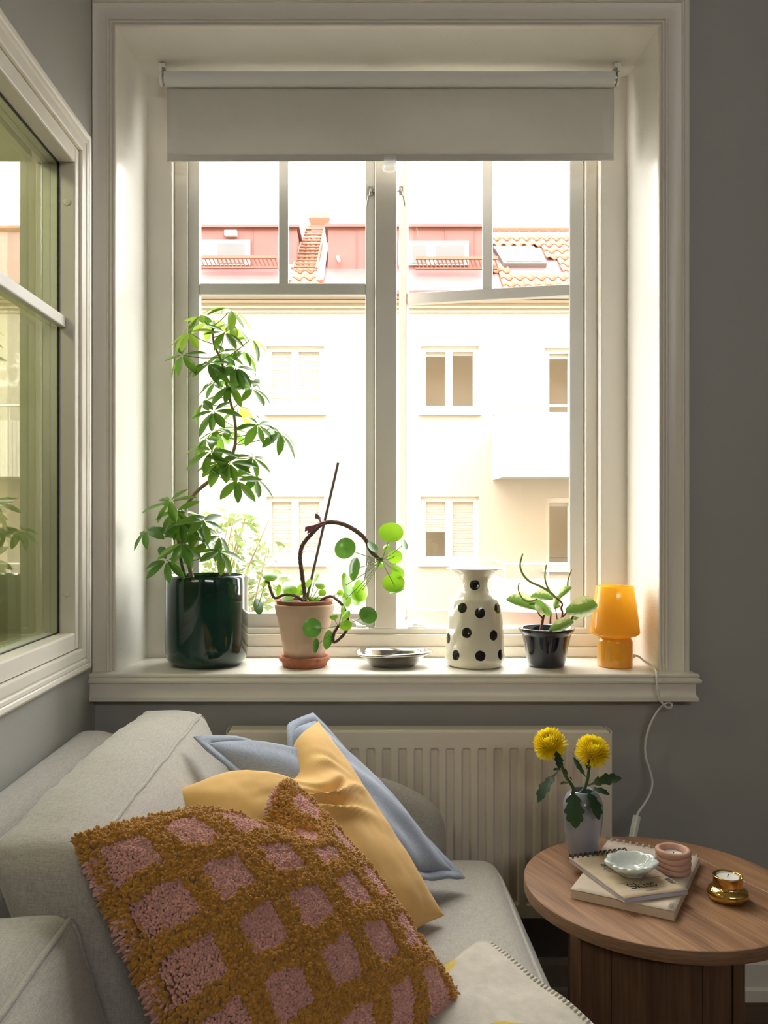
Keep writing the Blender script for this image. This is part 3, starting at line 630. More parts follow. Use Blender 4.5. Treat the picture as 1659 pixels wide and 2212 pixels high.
# inline switch
s0, s1 = at(1376, 1762, 2.01), at(1366, 1812, 1.985); ax = (s1 - s0); M = Matrix.Translation((s0 + s1) / 2) @ ax.to_track_quat('Z', 'Y').to_matrix().to_4x4()
q = MB(); L = ax.length / 2; q.box((-0.0095, -0.0065, -L), (0.0095, 0.0065, L)); q.v = [(p[0] * (1 - 0.18 * abs(p[2] / L) ** 3), p[1], p[2]) for p in q.v]
0 and q.lathe([(0.0, -L), (0.006, -L), (0.0095, -L + 0.004), (0.0115, -L * 0.4), (0.0122, 0.0), (0.0115, L * 0.4), (0.0095, L - 0.004), (0.006, L), (0.0, L)], n=20)
M = M @ Matrix.Rotation(R(25), 4, 'Z'); q.v = [tuple(M @ Vector(p)) for p in q.v]; o = q.build('switch', PLASTIC, lp, bevel=0.003, seg=3)
q = MB(); q.box((-0.004, 0.006, -0.008), (0.004, 0.0085, 0.008)); M2 = M @ Matrix.Rotation(R(180 if (M @ Vector((0, 1, 0)) - M @ Vector((0, 0, 0))).y > 0 else 0), 4, 'Z'); q.v = [tuple(M2 @ Vector(p)) for p in q.v]; q.build('rocker', PLASTIC, o, bevel=0.001)
MB().tube(smooth_path([s1, at(1362, 1850, 1.97), at(1350, 1930, 1.99), at(1400, 2010, 2.03), at(1520, 2100, 2.06)], 6), 0.0026, 8).build('cord', CORD, lp, smooth=True)

# ================================================================== SILL POTTERY
def ceramic(name, c, rough=0.12, var=0.0, vs=10, coat=0.3, bump=0.0, bs=12): return mat(name, c, rough, var=var, vs=vs, coat=coat, bump=bump, bs=bs)
SOIL = mat('dark_potting_soil', (0.06, 0.04, 0.03), 0.95, var=0.4, vs=150, bump=0.8, bs=250)
# silver bowl
bxc = Vector(((848 - CX) / F * 2.172, 2.172, SZ + 0.0003))
def wob(a, s): return 1 + 0.05 * math.sin(2 * a + 0.6 + s) + 0.035 * math.sin(3 * a + 1.7) + 0.02 * math.sin(5 * a + s)
q = MB(); P = []
pr = [(0.0, 0.0), (0.052, 0.0), (0.060, 0.004), (0.070, 0.014), (0.079, 0.027), (0.086, 0.0285), (0.093, 0.0295), (0.0965, 0.033), (0.094, 0.0365), (0.086, 0.0375), (0.078, 0.036), (0.071, 0.031), (0.062, 0.018), (0.052, 0.008), (0.0, 0.006)]
for i in range(72):
    a = 2 * math.pi * i / 72; row = []
    for j, (r, z) in enumerate(pr):
        t = z / 0.0375; ww = 1 + (wob(a, 0.3) - 1) * min(1, r / 0.08)
        row.append(bxc + Vector((r * ww * math.cos(a) * 0.98, r * ww * math.sin(a) * 0.74, z * (1 + t * (0.07 * math.sin(2 * a + 2.2) + 0.04 * math.sin(3 * a))))))
    P.append(row)
q.grid(P, wrap=True)
tag(q.build('metal_bowl', mat('polished_pewter', (0.62, 0.59, 0.55), 0.13, metal=1.0, var=0.05, vs=30), smooth=True), 'shallow polished silver bowl with a wavy rim on the sill', 'bowl')

# spotted vase
vx, vy = (1026 - CX) / F * 2.172, 2.172
def vz(c_): return H - (1200 + c_ * 0.1176 - CY) / F * 2.172
def vr(wd): return wd * 0.1176 / F * 2.172 / 2
vp = [(0.0, SZ + 0.0003), (vr(900), SZ + 0.0003), (vr(1010), SZ + 0.004), (vr(1060), SZ + 0.012), (vr(1085), SZ + 0.022), (vr(1060), SZ + 0.038), (vr(1045), SZ + 0.06), (vr(1040), SZ + 0.085), (vr(1015), vz(1300)), (vr(985), vz(1050)), (vr(940), vz(900)), (vr(870), vz(790)),
      (vr(740), vz(725)), (vr(580), vz(650)), (vr(505), vz(580)), (vr(485), vz(500)), (vr(510), vz(430)), (vr(600), vz(370)), (vr(780), vz(310)), (vr(960), vz(260)), (vr(1050), vz(237)), (vr(1062), vz(230)), (vr(1040), vz(224)), (vr(760), vz(275)), (vr(520), vz(350)), (vr(440), vz(480)), (vr(440), vz(600)), (0.0, vz(610))]
def vfn(a, r, z):
    n_ = mnoise.noise(Vector((math.cos(a) * 2.2, math.sin(a) * 2.2, z * 26)))
    n2 = mnoise.noise(Vector((math.cos(a) * 5, math.sin(a) * 5, z * 60 + 9)))
    return r * (1 + 0.040 * n_ + 0.020 * n2)
fine = []
for i in range(len(vp) - 1):
    for k in range(3): t = k / 3; fine.append((vp[i][0] * (1 - t) + vp[i+1][0] * t, vp[i][1] * (1 - t) + vp[i+1][1] * t))
fine.append(vp[-1])
def spotted():
    m, nt, b = node_mat('cream_glaze_with_black_spots'); b.inputs['Roughness'].default_value = 0.10; b.inputs['Coat Weight'].default_value = 0.4; b.inputs['Coat Roughness'].default_value = 0.04
    tc = nt.nodes.new('ShaderNodeTexCoord'); nz = nt.nodes.new('ShaderNodeTexNoise'); nz.inputs['Scale'].default_value = 160; nz.inputs['Detail'].default_value = 2
    nt.links.new(tc.outputs['Object'], nz.inputs['Vector'])
    sb = nt.nodes.new('ShaderNodeVectorMath'); sb.operation = 'SUBTRACT'; sb.inputs[1].default_value = (0.5, 0.5, 0.5); nt.links.new(nz.outputs['Color'], sb.inputs[0])
    sc_ = nt.nodes.new('ShaderNodeVectorMath'); sc_.operation = 'SCALE'; sc_.inputs['Scale'].default_value = 0.003; nt.links.new(sb.outputs[0], sc_.inputs[0])
    ad = nt.nodes.new('ShaderNodeVectorMath'); ad.operation = 'ADD'; nt.links.new(tc.outputs['Object'], ad.inputs[0]); nt.links.new(sc_.outputs[0], ad.inputs[1])
    dots = []
    def rad_at(z):
        for i in range(len(vp) - 1):
            if vp[i][1] <= z <= vp[i+1][1]: t = (z - vp[i][1]) / (vp[i+1][1] - vp[i][1] + 1e-9); return vp[i][0] * (1 - t) + vp[i+1][0] * t
        return 0.07
    for (cx_, cyy) in ((695, 525), (450, 925), (757, 1005), (1105, 940), (520, 1360), (1012, 1410), (1245, 1370), (228, 1500), (335, 1775), (757, 1762), (1150, 1770)):
        z = vz(cyy); r = rad_at(z); dx = max(-0.99, min(0.99, (cx_ - 732) * 0.1176 / F * 2.172 / r)); a = -math.acos(dx)
        dots.append((vx + r * math.cos(a), vy + r * math.sin(a), z))
    for a, z in ((0.5, .85), (1.2, .9), (1.9, .85), (2.6, .9), (0.9, .97), (2.2, .97), (1.57, 1.03), (1.5, .81)):
        r = rad_at(z); dots.append((vx + r * math.cos(a), vy + r * math.sin(a), z))
    prev = None
    for d in dots:
        ds = nt.nodes.new('ShaderNodeVectorMath'); ds.operation = 'DISTANCE'; ds.inputs[1].default_value = d; nt.links.new(ad.outputs[0], ds.inputs[0])
        if prev is None: prev = ds.outputs['Value']
        else:
            mn = nt.nodes.new('ShaderNodeMath'); mn.operation = 'MINIMUM'; nt.links.new(prev, mn.inputs[0]); nt.links.new(ds.outputs['Value'], mn.inputs[1]); prev = mn.outputs[0]
    cr = nt.nodes.new('ShaderNodeMapRange'); cr.inputs['From Min'].default_value = 0.0122; cr.inputs['From Max'].default_value = 0.0136; nt.links.new(prev, cr.inputs['Value'])
    mx = nt.nodes.new('ShaderNodeMix'); mx.data_type = 'RGBA'; mx.inputs[6].default_value = (0.012, 0.009, 0.009, 1); mx.inputs[7].default_value = (0.74, 0.68, 0.54, 1)
    nt.links.new(cr.outputs[0], mx.inputs[0]); nt.links.new(mx.outputs[2], b.inputs['Base Color']); return m
tag(MB().lathe(fine, (vx, vy, 0), 96, vfn).build('spotted_vase', spotted(), smooth=True), 'cream ceramic vase with black dots and a flared rim on the sill', 'vase')

# ---- leaf meshes -------------------------------------------------------------
def leaf_mesh(name, m, prof, fold=0.25, droop=0.35, nu=8, cup=0.0, nw=4):
    """unit leaf: base at origin, tip at +Y, width profile prof(t), face up +Z"""
    v = []; f = []
    for i in range(nu + 1):
        t = i / nu; wd = prof(t); yy = t; zz = -droop * t * t
        for j in range(-nw // 2, nw // 2 + 1):
            s_ = j / (nw / 2); v.append((s_ * wd, yy, zz + fold * abs(s_) * wd + cup * s_ * s_ * wd))
    n = nw + 1
    for i in range(nu):
        for j in range(nw): f.append((i*n+j, i*n+j+1, (i+1)*n+j+1, (i+1)*n+j))
    me = bpy.data.meshes.new(name); me.from_pydata(v, [], f); me.materials.append(m); me.shade_smooth(); return me
def put(name, me, parent, base, tip, up, size, wid=None):
    y_ = (tip - base); 
    if y_.length < 1e-6: y_ = Vector((0, 0, 1))
    y_.normalize(); z_ = (up - y_ * up.dot(y_))
    if z_.length < 1e-4: z_ = y_.orthogonal()
    z_.normalize(); x_ = y_.cross(z_); w_ = size if wid is None else wid
    o = bpy.data.objects.new(name, me); col.objects.link(o)
    o.matrix_basis = Matrix(((x_.x * w_, y_.x * size, z_.x * size, base.x), (x_.y * w_, y_.y * size, z_.y * size, base.y), (x_.z * w_, y_.z * size, z_.z * size, base.z), (0, 0, 0, 1)))
    adopt(o, parent); return o

# ---- umbrella tree in the dark green pot ---------------------------------------
GX, GY = (447 - CX) / F * 2.195, 2.194
gp = thing('potted_umbrella_plant', (GX, GY, SZ), 'tall leaning umbrella plant in a glossy dark green pot on the sill', 'potted plant')
q = MB().lathe([(0.0, 0.0), (0.082, 0.0), (0.088, 0.003), (0.0895, 0.007), (0.096, 0.011), (0.1005, 0.018), (0.1035, 0.030), (0.1048, 0.05), (0.1055, 0.12), (0.1055, 0.200), (0.1045, 0.222), (0.1025, 0.2275), (0.1005, 0.2285), (0.0985, 0.2270), (0.0975, 0.22), (0.0975, 0.19), (0.0, 0.19)], (GX, GY, SZ + 0.0003), 80)
def green_glaze():
    m = ceramic('dark_green_glaze', (0.006, 0.032, 0.022), 0.10, var=0.5, vs=9, coat=0.5); return m
q.build('pot', green_glaze(), gp, auto=60)
MB().lathe([(0.0, 0.0), (0.05, 0.003), (0.097, 0.0)], (GX, GY, SZ + 0.198), 32).build('soil', SOIL, gp, smooth=True)
BARK = mat('pale_brown_stem', (0.30, 0.20, 0.13), 0.8, var=0.3, vs=90, bump=0.5, bs=250); GSTEM = mat('green_stem', (0.14, 0.20, 0.06), 0.6, var=0.2, vs=80)
def c3(x, y_, Y=2.19): return at(250 + x * 0.2939, 620 + y_ * 0.2939, Y)
trunk = [c3(560, 2140), c3(530, 2010), c3(490, 1900), c3(462, 1800), c3(470, 1720, 2.19), c3(520, 1610, 2.18), c3(600, 1500, 2.17), c3(720, 1400, 2.16), c3(800, 1310, 2.16), c3(862, 1220, 2.16), c3(882, 1100, 2.17), c3(872, 960, 2.17), c3(840, 830, 2.17), c3(812, 700, 2.17), c3(775, 540, 2.16), c3(722, 420, 2.16), c3(712, 290, 2.16)]
tp = smooth_path(trunk, 6); rr = [0.0062 - 0.0036 * (i / len(tp)) for i in range(len(tp))]
MB().tube(tp, rr, 10, rfn=lambda i, k: 1 + 0.06 * math.sin(i * 2.1 + k)).build('stem', BARK, gp, smooth=True)
tp2 = smooth_path([c3(510, 2120, 2.17), c3(485, 2030, 2.16), c3(470, 1930, 2.15), c3(455, 1830, 2.15), c3(452, 1760, 2.14), c3(445, 1690, 2.13)], 5)
MB().tube(tp2, [0.005 - 0.0022 * (i / len(tp2)) for i in range(len(tp2))], 10).build('stem', GSTEM, gp, smooth=True)
UL = [leaf_mat('umbrella_leaf', (0.045, 0.115, 0.018), (0.24, 0.46, 0.04), 0.28, 0.42, 0.35), leaf_mat('umbrella_leaf_dark', (0.035, 0.09, 0.018), (0.14, 0.32, 0.03), 0.28, 0.38, 0.3), leaf_mat('young_umbrella_leaf', (0.13, 0.27, 0.03), (0.5, 0.75, 0.07), 0.3, 0.55, 0.25)]
obov = lambda t: 0.185 * (math.sin(math.pi * min(1, t ** 1.12 * 0.97 + 0.02)) ** 0.72) + 0.004
LM = [[leaf_mesh('leaf', m, obov, 0.22, d) for d in (0.06, 0.18, 0.32)] for m in UL]
YELLOWED = leaf_mesh('leaf', leaf_mat('yellowed_leaf', (0.55, 0.5, 0.03), (0.75, 0.65, 0.05), 0.4, 0.4), obov, 0.25, 0.4)
stem_pts = tp + tp2
whorls = [(620, 205, 0, 2), (845, 165, 0, 2), (540, 335, -.05, 2), (492, 500, -.05, 0), (870, 285, .03, 2), (1000, 375, .03, 2), (945, 470, .05, 0), (690, 250, .05, 2), (800, 330, -.04, 0), (680, 560, -.06, 1), (885, 590, -.07, 1), (800, 480, .06, 1), (960, 640, .03, 1), (1005, 745, -.02, 0),
          (740, 690, .05, 1), (850, 720, -.04, 1), (720, 915, -.08, 1), (645, 850, .03, 0), (905, 880, .07, 2), (1045, 1010, -.05, 0), (1205, 1075, -.02, 1), (1165, 1030, .03, 0), (720, 1060, .06, 0), (660, 1110, .02, 0), (700, 1205, -.06, 0), (1010, 1250, -.03, 0), (840, 1290, -.07, 0), (760, 1290, -.05, 0), (890, 1420, -.07, 0), (960, 1370, .04, 0), (1030, 1400, .0, 1), (820, 1060, .06, 0),
          (395, 1580, -.05, 0), (225, 1785, -.04, 1), (625, 1680, .0, 0), (440, 1650, -.06, 0), (480, 1730, -.07, 1), (570, 1740, -.04, 0), (760, 1830, -.03, 0), (600, 1800, .04, 0), (765, 1940, -.06, 0), (375, 2010, -.08, 1), (490, 1880, -.08, 1), (690, 1870, .03, 0), (640, 1720, -.07, 0)]
petm = mat('leaf_stalk', (0.20, 0.26, 0.06), 0.5)
rl = random.Random(11); n_leaf = 0
for (wx, wy, dY, kind) in whorls:
    yy = min(max(2.165 + dY, 2.03), 2.255); cpt = c3(wx, wy, yy)
    cand = [p for p in stem_pts if p.z < cpt.z + 0.02] or stem_pts
    cand = sorted(cand, key=lambda p: (p - cpt - Vector((0, 0, -0.035))).length); sp_ = cand[0]
    pth = smooth_path([sp_, sp_.lerp(cpt, 0.5) + Vector((0, 0, -0.004)), cpt], 3)
    stk = MB().tube(pth, 0.0011, 6).build('stalk', petm, gp, smooth=True)
    out = (cpt - sp_); out.z *= 0.4
    out = out.normalized() if out.length > 1e-4 else Vector((0, -1, 0))
    axis = (out * 0.55 + Vector((0, -0.35, 0.55))).normalized(); e1 = axis.orthogonal().normalized(); e2 = axis.cross(e1); nl = rl.choice((6, 6, 7)); a0_ = rl.uniform(0, 6.28)
    for k in range(nl):
        if n_leaf >= 292: break
        a = a0_ + 2 * math.pi * k / nl + rl.uniform(-.2, .2); L = rl.uniform(0.048, 0.068)
        d = (e1 * math.cos(a) + e2 * math.sin(a)) * 1.0 + axis * rl.uniform(-0.05, 0.35) + Vector((0, 0, rl.uniform(-0.75, -0.2)))
        d.normalize(); kd = kind if rl.random() < 0.75 else rl.choice((0, 0, 1))
        tipY = (cpt + d * L).y
        if tipY > 2.285: d.y -= 0.9; d.normalize()
        me = YELLOWED if rl.random() < 0.012 else LM[kd][rl.randrange(3)]
        put('leaf', me, stk, cpt + d * 0.006, cpt + d, axis + Vector((0, 0, 0.4)), L, L * rl.uniform(0.86, 1.08)); n_leaf += 1

# ---- chinese money plant in the terracotta pot -----------------------------------
PX, PY = (658 - CX) / F * 2.165, 2.165
pp = thing('potted_money_plant', (PX, PY, SZ), 'round-leaved money plant on a stake in a pale terracotta pot', 'potted plant')
def terracotta():
    m, nt, b = node_mat('limewashed_terracotta'); b.inputs['Roughness'].default_value = 0.9
    tc = nt.nodes.new('ShaderNodeTexCoord'); sp_ = nt.nodes.new('ShaderNodeSeparateXYZ'); nt.links.new(tc.outputs['Object'], sp_.inputs[0])
    nz = nt.nodes.new('ShaderNodeTexNoise'); nz.inputs['Scale'].default_value = 35; nz.inputs['Detail'].default_value = 6; nt.links.new(tc.outputs['Object'], nz.inputs['Vector'])
    mr = nt.nodes.new('ShaderNodeMapRange'); mr.inputs['From Min'].default_value = SZ + 0.02; mr.inputs['From Max'].default_value = SZ + 0.055; nt.links.new(sp_.outputs['Z'], mr.inputs['Value'])
    ad = nt.nodes.new('ShaderNodeMath'); ad.operation = 'MULTIPLY_ADD'; ad.inputs[1].default_value = 0.8; nt.links.new(nz.outputs['Fac'], ad.inputs[0]); nt.links.new(mr.outputs[0], ad.inputs[2])
    cr = nt.nodes.new('ShaderNodeValToRGB'); cr.color_ramp.elements[0].position = 0.35; cr.color_ramp.elements[1].position = 1.0; cr.color_ramp.elements[0].color = (0.42, 0.17, 0.09, 1); cr.color_ramp.elements[1].color = (0.62, 0.43, 0.31, 1)
    nt.links.new(ad.outputs[0], cr.inputs[0]); nt.links.new(cr.outputs[0], b.inputs['Base Color'])
    bp = nt.nodes.new('ShaderNodeBump'); bp.inputs['Strength'].default_value = 0.2; bp.inputs['Distance'].default_value = 0.001; nt.links.new(nz.outputs['Fac'], bp.inputs['Height']); nt.links.new(bp.outputs[0], b.inputs['Normal']); return m
REDT = mat('red_terracotta', (0.38, 0.13, 0.07), 0.85, var=0.2, vs=60)
b0 = (PX, PY, SZ + 0.0003)
MB().lathe([(0.0, 0.0), (0.052, 0.0), (0.056, 0.003), (0.058, 0.012), (0.0625, 0.015), (0.0645, 0.019), (0.0645, 0.024), (0.0625, 0.027), (0.059, 0.027), (0.057, 0.022), (0.052, 0.008), (0.0, 0.006)], b0, 64).build('saucer', REDT, pp, smooth=True)
def rimfn(a, r, z): return r * (1 + (0.004 * math.sin(a * 46) if 0.128 < z < 0.137 else 0))
MB().lathe([(0.0, 0.0095), (0.0495, 0.0095), (0.0515, 0.03), (0.0625, 0.09), (0.0685, 0.122), (0.0695, 0.126), (0.0715, 0.130), (0.0725, 0.134), (0.0735, 0.140), (0.0755, 0.152), (0.0755, 0.156), (0.0735, 0.158), (0.071, 0.157), (0.066, 0.12), (0.0, 0.11)], b0, 96, rimfn).build('pot', terracotta(), pp, smooth=True)
MB().lathe([(0.0675, 0.135), (0.070, 0.161), (0.0715, 0.163), (0.0715, 0.167), (0.0695, 0.168), (0.0675, 0.165), (0.0655, 0.135)], b0, 64, close=True).build('inner_pot', REDT, pp, smooth=True)
MB().lathe([(0.0, 0.003), (0.04, 0.002), (0.0668, 0.0)], (PX, PY, SZ + 0.160), 32).build('soil', SOIL, pp, smooth=True)
def c4(x, y_, Y=2.165): return at(330 + x * 0.3617, 950 + y_ * 0.3617, Y)
SCAR = mat('scarred_brown_stem', (0.13, 0.075, 0.055), 0.85, var=0.35, vs=200, bump=0.8, bs=300)
def scar(i, k): return 1 + 0.20 * math.sin(i * 2.4 + (k % 3)) * (1 if (i + k) % 3 == 0 else 0.4)
arc = [c4(912, 985), c4(905, 900), c4(890, 790), c4(880, 700), c4(895, 630), c4(945, 565), c4(1000, 510, 2.15), c4(1060, 492, 2.14), c4(1140, 505, 2.12), c4(1215, 545, 2.11), c4(1270, 595, 2.10), c4(1300, 660, 2.10), c4(1345, 705, 2.095), c4(1368, 716, 2.09)]
MB().tube(smooth_path(arc, 8), 0.0054, 8, rfn=scar).build('stem', SCAR, pp, smooth=False)
s2 = [c4(900, 965), c4(860, 935, 2.12), c4(790, 925, 2.10), c4(730, 945, 2.095), c4(705, 900, 2.09), c4(690, 850, 2.09), c4(672, 845, 2.085)]
MB().tube(smooth_path(s2, 6), 0.0036, 8, rfn=scar).build('stem', SCAR, pp)
s3 = [c4(985, 965), c4(1060, 935, 2.11), c4(1105, 960, 2.08), c4(1140, 1000, 2.07), c4(1165, 1070, 2.065), c4(1150, 1150, 2.06), c4(1085, 1210, 2.06), c4(1082, 1160, 2.055), c4(1110, 1110, 2.05)]
MB().tube(smooth_path(s3, 6), 0.0034, 8, rfn=scar).build('stem', SCAR, pp)
MB().tube([c4(912, 985, 2.17), c4(1107, 137, 2.155)], 0.0035, 8).build('stake', mat('grey_brown_stake', (0.16, 0.13, 0.11), 0.7, var=0.2, vs=60), pp)
RIB = mat('plum_ribbon', (0.24, 0.08, 0.11), 0.6)
q = MB(); kn = c4(1008, 500, 2.142)
for path in ([kn, c4(985, 455, 2.13), c4(980, 432, 2.13)], [kn, c4(1000, 470, 2.125), c4(970, 455, 2.12)], [kn, c4(960, 520, 2.13), c4(910, 535, 2.125)], [kn, c4(965, 530, 2.125), c4(925, 550, 2.12)]):
    pth = smooth_path(path, 4); q.grid([[p + Vector((0, 0.0005 * i, 0.0045 * (0.5 + i / len(pth)))), p - Vector((0.001, 0, 0.0045 * (0.4 + i / len(pth))))] for i, p in enumerate(pth)])
q.tube([kn + Vector((0.0075 * math.cos(a), 0.0075 * math.sin(a), 0.003 * math.cos(a))) for a in [k / 12 * 6.283 for k in range(12)]], 0.004, 6, closed=True)
q.build('ribbon', RIB, pp, solid=0.0006)
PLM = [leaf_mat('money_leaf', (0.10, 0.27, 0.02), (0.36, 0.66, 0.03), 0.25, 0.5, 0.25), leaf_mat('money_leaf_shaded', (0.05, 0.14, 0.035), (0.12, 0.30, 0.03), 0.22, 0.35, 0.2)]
def disc_leaf(name, m, cup=0.10):
    n, k = 28, 5; v = [(0, 0, 0)]; f = []
    for j in range(1, k + 1):
        r = j / k
        for i in range(n):
            a = 2 * math.pi * i / n; v.append((r * math.cos(a), r * math.sin(a), cup * r * r + 0.03 * r * r * math.sin(2 * a) ))
    f += [(0, 1 + i, 1 + (i + 1) % n) for i in range(n)]
    for j in range(k - 1): f += [(1 + j*n + i, 1 + (j+1)*n + i, 1 + (j+1)*n + (i+1) % n, 1 + j*n + (i+1) % n) for i in range(n)]
    me = bpy.data.meshes.new(name); me.from_pydata(v, [], f); me.materials.append(m); me.shade_smooth(); return me
DL = [[disc_leaf('leaf', m, c_) for c_ in (0.05, -0.18)] for m in PLM]
cr1, cr2, cr3, cr0 = arc[-1], s3[-1], s2[-1], c4(935, 965, 2.155)
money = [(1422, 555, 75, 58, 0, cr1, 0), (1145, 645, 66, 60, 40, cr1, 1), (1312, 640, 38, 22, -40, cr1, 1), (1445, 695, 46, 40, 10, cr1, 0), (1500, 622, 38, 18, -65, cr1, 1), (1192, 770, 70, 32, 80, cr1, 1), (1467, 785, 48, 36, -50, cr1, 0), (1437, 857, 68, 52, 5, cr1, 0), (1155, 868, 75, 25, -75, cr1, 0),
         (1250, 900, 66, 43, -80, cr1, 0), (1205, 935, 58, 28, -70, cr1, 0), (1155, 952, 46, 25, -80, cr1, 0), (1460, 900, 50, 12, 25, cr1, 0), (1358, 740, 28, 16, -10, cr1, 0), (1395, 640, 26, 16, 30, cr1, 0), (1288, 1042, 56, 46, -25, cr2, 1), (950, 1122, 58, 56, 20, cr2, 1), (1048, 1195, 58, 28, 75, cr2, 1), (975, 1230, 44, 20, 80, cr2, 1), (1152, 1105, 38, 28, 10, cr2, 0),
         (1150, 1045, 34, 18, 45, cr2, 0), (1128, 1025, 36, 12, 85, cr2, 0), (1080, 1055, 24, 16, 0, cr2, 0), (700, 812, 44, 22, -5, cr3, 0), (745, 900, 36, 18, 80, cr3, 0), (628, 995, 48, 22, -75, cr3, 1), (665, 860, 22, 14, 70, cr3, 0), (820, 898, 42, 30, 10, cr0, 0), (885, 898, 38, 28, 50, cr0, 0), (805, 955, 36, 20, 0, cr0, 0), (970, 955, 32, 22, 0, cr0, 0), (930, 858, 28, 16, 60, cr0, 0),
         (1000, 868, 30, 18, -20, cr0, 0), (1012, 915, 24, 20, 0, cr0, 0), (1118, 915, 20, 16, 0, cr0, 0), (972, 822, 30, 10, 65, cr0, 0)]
rm = random.Random(3); stm = mat('money_leaf_stalk', (0.24, 0.36, 0.06), 0.4)
for (lx, ly, ra_, rb_, ang, crn, kd) in money:
    Yl = crn.y + rm.uniform(-0.05, 0.02); Yl = min(Yl, 2.2); ctr = c4(lx, ly, Yl); kk = 0.3617 / F * Yl; A_ = ra_ * kk; tilt = math.acos(min(0.999, rb_ / ra_))
    att = ctr
    pth = smooth_path([crn, crn.lerp(att, 0.5) + Vector((0, -0.004, -0.003)), att], 4)
    stk = MB().tube(pth, 0.0009, 6).build('stalk', stm, pp, smooth=True)
    major = Vector((math.cos(R(ang)), 0, math.sin(R(ang)))); minor_view = Vector((-math.sin(R(ang)), 0, math.cos(R(ang))))
    sgn = 1 if minor_view.z > 0 else -1
    nrm = (Vector((0, -1, 0)) * math.cos(tilt) + minor_view * math.sin(tilt) * sgn).normalized(); mi = nrm.cross(major)
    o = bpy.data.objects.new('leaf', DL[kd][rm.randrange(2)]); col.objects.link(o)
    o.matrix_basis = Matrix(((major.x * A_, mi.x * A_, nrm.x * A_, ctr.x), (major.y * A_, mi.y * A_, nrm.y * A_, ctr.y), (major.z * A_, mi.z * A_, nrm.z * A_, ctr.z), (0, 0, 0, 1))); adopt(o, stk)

# ---- variegated peperomia in the navy pot ------------------------------------------
NX, NY = (1180 - CX) / F * 2.165, 2.165
npt = thing('potted_peperomia', (NX, NY, SZ), 'small variegated plant with long green spikes in a glossy navy pot', 'potted plant')
MB().lathe([(0.0, 0.0), (0.041, 0.0), (0.0450, 0.0025), (0.0475, 0.012), (0.0545, 0.050), (0.0610, 0.078), (0.0625, 0.082), (0.0650, 0.0845), (0.0695, 0.0905), (0.0708, 0.0945), (0.0705, 0.0965), (0.0690, 0.0975), (0.0660, 0.0965), (0.0600, 0.088), (0.056, 0.075), (0.0, 0.070)], (NX, NY, SZ + 0.0003), 80).build('pot', ceramic('navy_glaze', (0.006, 0.009, 0.022), 0.06, coat=0.6), npt, smooth=True)
MB().lathe([(0.0, 0.004), (0.03, 0.003), (0.0585, 0.0)], (NX, NY, SZ + 0.082), 32).build('soil', mat('bark_compost', (0.16, 0.07, 0.045), 0.95, var=0.6, vs=220, bump=1.0, bs=300), npt, smooth=True)
def c5(x, y_, Y=2.165): return at(1090 + x * 0.12658, 1180 + y_ * 0.12658, Y)
RST = mat('red_brown_stalk', (0.20, 0.085, 0.05), 0.5, var=0.2, vs=100); SPK = mat('green_spike', (0.34, 0.40, 0.10), 0.45)
for pts, r0, m_ in (([(620, 1440), (640, 1310), (660, 1210), (700, 1130)], 0.0042, RST), ([(700, 1130), (690, 1070), (660, 1010)], 0.0022, RST), ([(780, 1320), (785, 1200), (800, 1120)], 0.0026, RST), ([(890, 1330), (905, 1260), (975, 1210), (985, 1120), (965, 1060), (985, 990), (940, 930), (870, 870)], 0.0030, RST),
                    ([(990, 1440), (1060, 1340), (1130, 1260), (1190, 1150), (1230, 1060)], 0.0036, RST), ([(920, 1270), (1000, 1200), (1060, 1120)], 0.0024, RST), ([(640, 1220), (590, 1160), (540, 1070)], 0.0020, RST), ([(895, 1240), (880, 1130), (865, 1040)], 0.0016, RST)):
    pth = smooth_path([c5(*p) for p in pts], 5); MB().tube(pth, [r0 * (1 - 0.3 * i / len(pth)) for i in range(len(pth))], 8).build('stalk', m_, npt, smooth=True)
for pts, r0 in (([(870, 875), (760, 770), (600, 680), (430, 600), (320, 490), (265, 350), (280, 220), (312, 125)], 0.0036), ([(560, 895), (470, 930), (370, 930), (290, 870), (240, 760), (235, 680), (255, 630)], 0.0024), ([(765, 760), (720, 670), (690, 560), (690, 440), (714, 310)], 0.0027), ([(1075, 690), (1080, 590), (1110, 480), (1145, 395)], 0.0025)):
    pth = smooth_path([c5(*p, 2.14) for p in pts], 6); MB().tube(pth, [r0 * (1 - 0.45 * i / len(pth)) for i in range(len(pth))], 8).build('flower_spike', SPK, npt, smooth=True)
